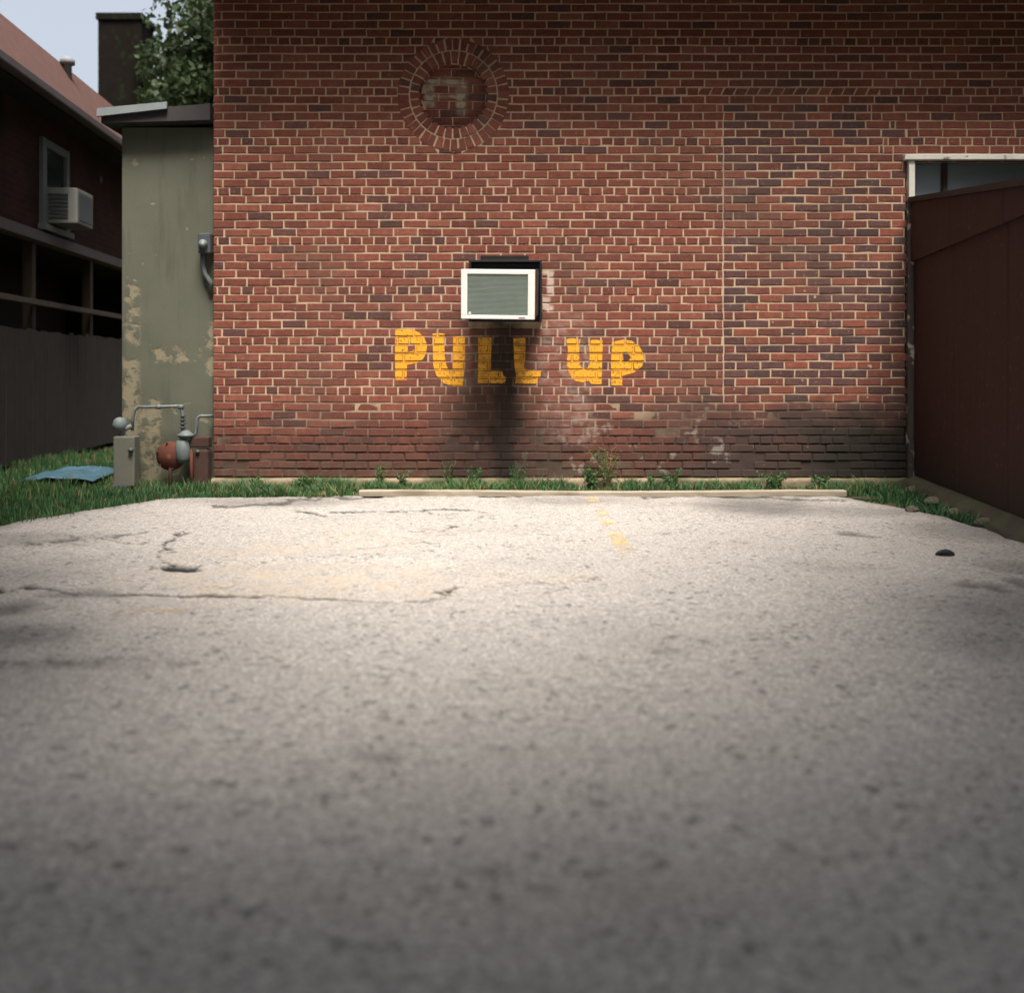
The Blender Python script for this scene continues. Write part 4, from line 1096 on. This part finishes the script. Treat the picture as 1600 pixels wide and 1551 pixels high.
# rear house with chimney, closing the alley
rear = empty('rear_house', (-7.5, 20, 0), label='dark house at the end of the alley with a tall square chimney', cat='house')
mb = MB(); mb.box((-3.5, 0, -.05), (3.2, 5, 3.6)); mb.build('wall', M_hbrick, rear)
mb = MB(); mb.poly([(-3.8, -.4, 3.601), (3.5, -.4, 3.601), (3.5, 2.5, 5.0), (-3.8, 2.5, 5.0), (3.5, 5.4, 3.601), (-3.8, 5.4, 3.601)], [[0, 1, 2, 3], [3, 2, 4, 5], [0, 3, 5], [1, 4, 2], [0, 5, 4, 1]]); rf = mb.build('roof', M_hroof, rear)
mb = MB(); mb.box((-.16, .3, 3.3), (.64, 1.0, 7.48)); mb.box((-.19, .26, 7.481), (.67, 1.04, 7.60)); mb.build('chimney', simple('sooty_brick', (.009, .0075, .006), .35, 5, .95, .4, 30, spec=.05, col2=(.012, .018, .008), thr=(.55, .7)), rf, label='tall dark square chimney')

# blue sheet on the grass
X, Y = np.meshgrid(np.linspace(-.32, .32, 40), np.linspace(-.45, .45, 46))
Z = .05 + .10 * (fbm(X * 5 + 9, Y * 5, 4) - .4) * (1 - (np.abs(X) / .34) ** 4)
rad = np.hypot(X / .34, Y / .48); Z = np.maximum(Z - .06 * np.clip(rad - .8, 0, 1), .0)
me = grid_mesh('blue_tarp', np.stack([X * (1 + .1 * (fbm(Y * 6, X * 2, 2) - .5)), Y, Z], -1), simple('faded_blue_plastic', (.045, .095, .125), .25, 6, .45, .2, 20))
o = link('blue_tarp', me, label='crumpled faded blue plastic sheet lying on the grass', cat='plastic sheet'); o.location = (-3.86, 9.72, .03)
md = o.modifiers.new('thick', 'SOLIDIFY'); md.thickness = .006

# dark lump of broken asphalt, and rubble along the lean-to
def rock(name, loc, s, mat, label, cat, seed, group=None):
    bm = bmesh.new(); bmesh.ops.create_icosphere(bm, subdivisions=2, radius=1)
    rs = random.Random(seed)
    dirs = [(Vector((rs.uniform(-1, 1), rs.uniform(-1, 1), rs.uniform(-1, 1))).normalized(), rs.uniform(.55, .9)) for _ in range(9)]
    for v in bm.verts:
        for d, c in dirs:
            e = v.co.dot(d) - c
            if e > 0: v.co -= d * e
        v.co = Vector((v.co.x * s[0], v.co.y * s[1], v.co.z * s[2]))
    mb = MB(); mb.bm(bm)
    return mb.build(name, mat, None, loc, label=label, cat=cat, group=group)
gx_, gy_ = gp(1478, 872)
rock('asphalt_chunk', (gx_, gy_, .02), (.055, .05, .03), simple('black_asphalt_chunk', (.018, .018, .018), .3, 40, .9, .5), 'black lump of broken asphalt lying on the open lot', 'rubble', 4)
M_stone = concrete('rubble_stone', (.05, .042, .032), (.15, .128, .10), .5)
RUB = ((1436, 770, .09, 'largest pale rubble stone, in the corner of lean-to and brick wall'), (1462, 788, .07, 'rubble stone on the earth just out from the corner stone'),
       (1432, 800, .05, 'small rubble stone on the asphalt edge near the brick corner'), (1500, 806, .06, 'rubble stone midway along the foot of the lean-to'), (1545, 822, .07, 'rubble stone at the lean-to foot farthest from the brick wall'))
for i, (px, py, sz_, lb) in enumerate(RUB):
    a, b_ = gp(px, py)
    rock('rubble_stone', (a - .03, b_ , .02), (sz_, sz_ * .8, sz_ * .6), M_stone, lb, 'rubble', 20 + i, 'rubble stones at the lean-to')
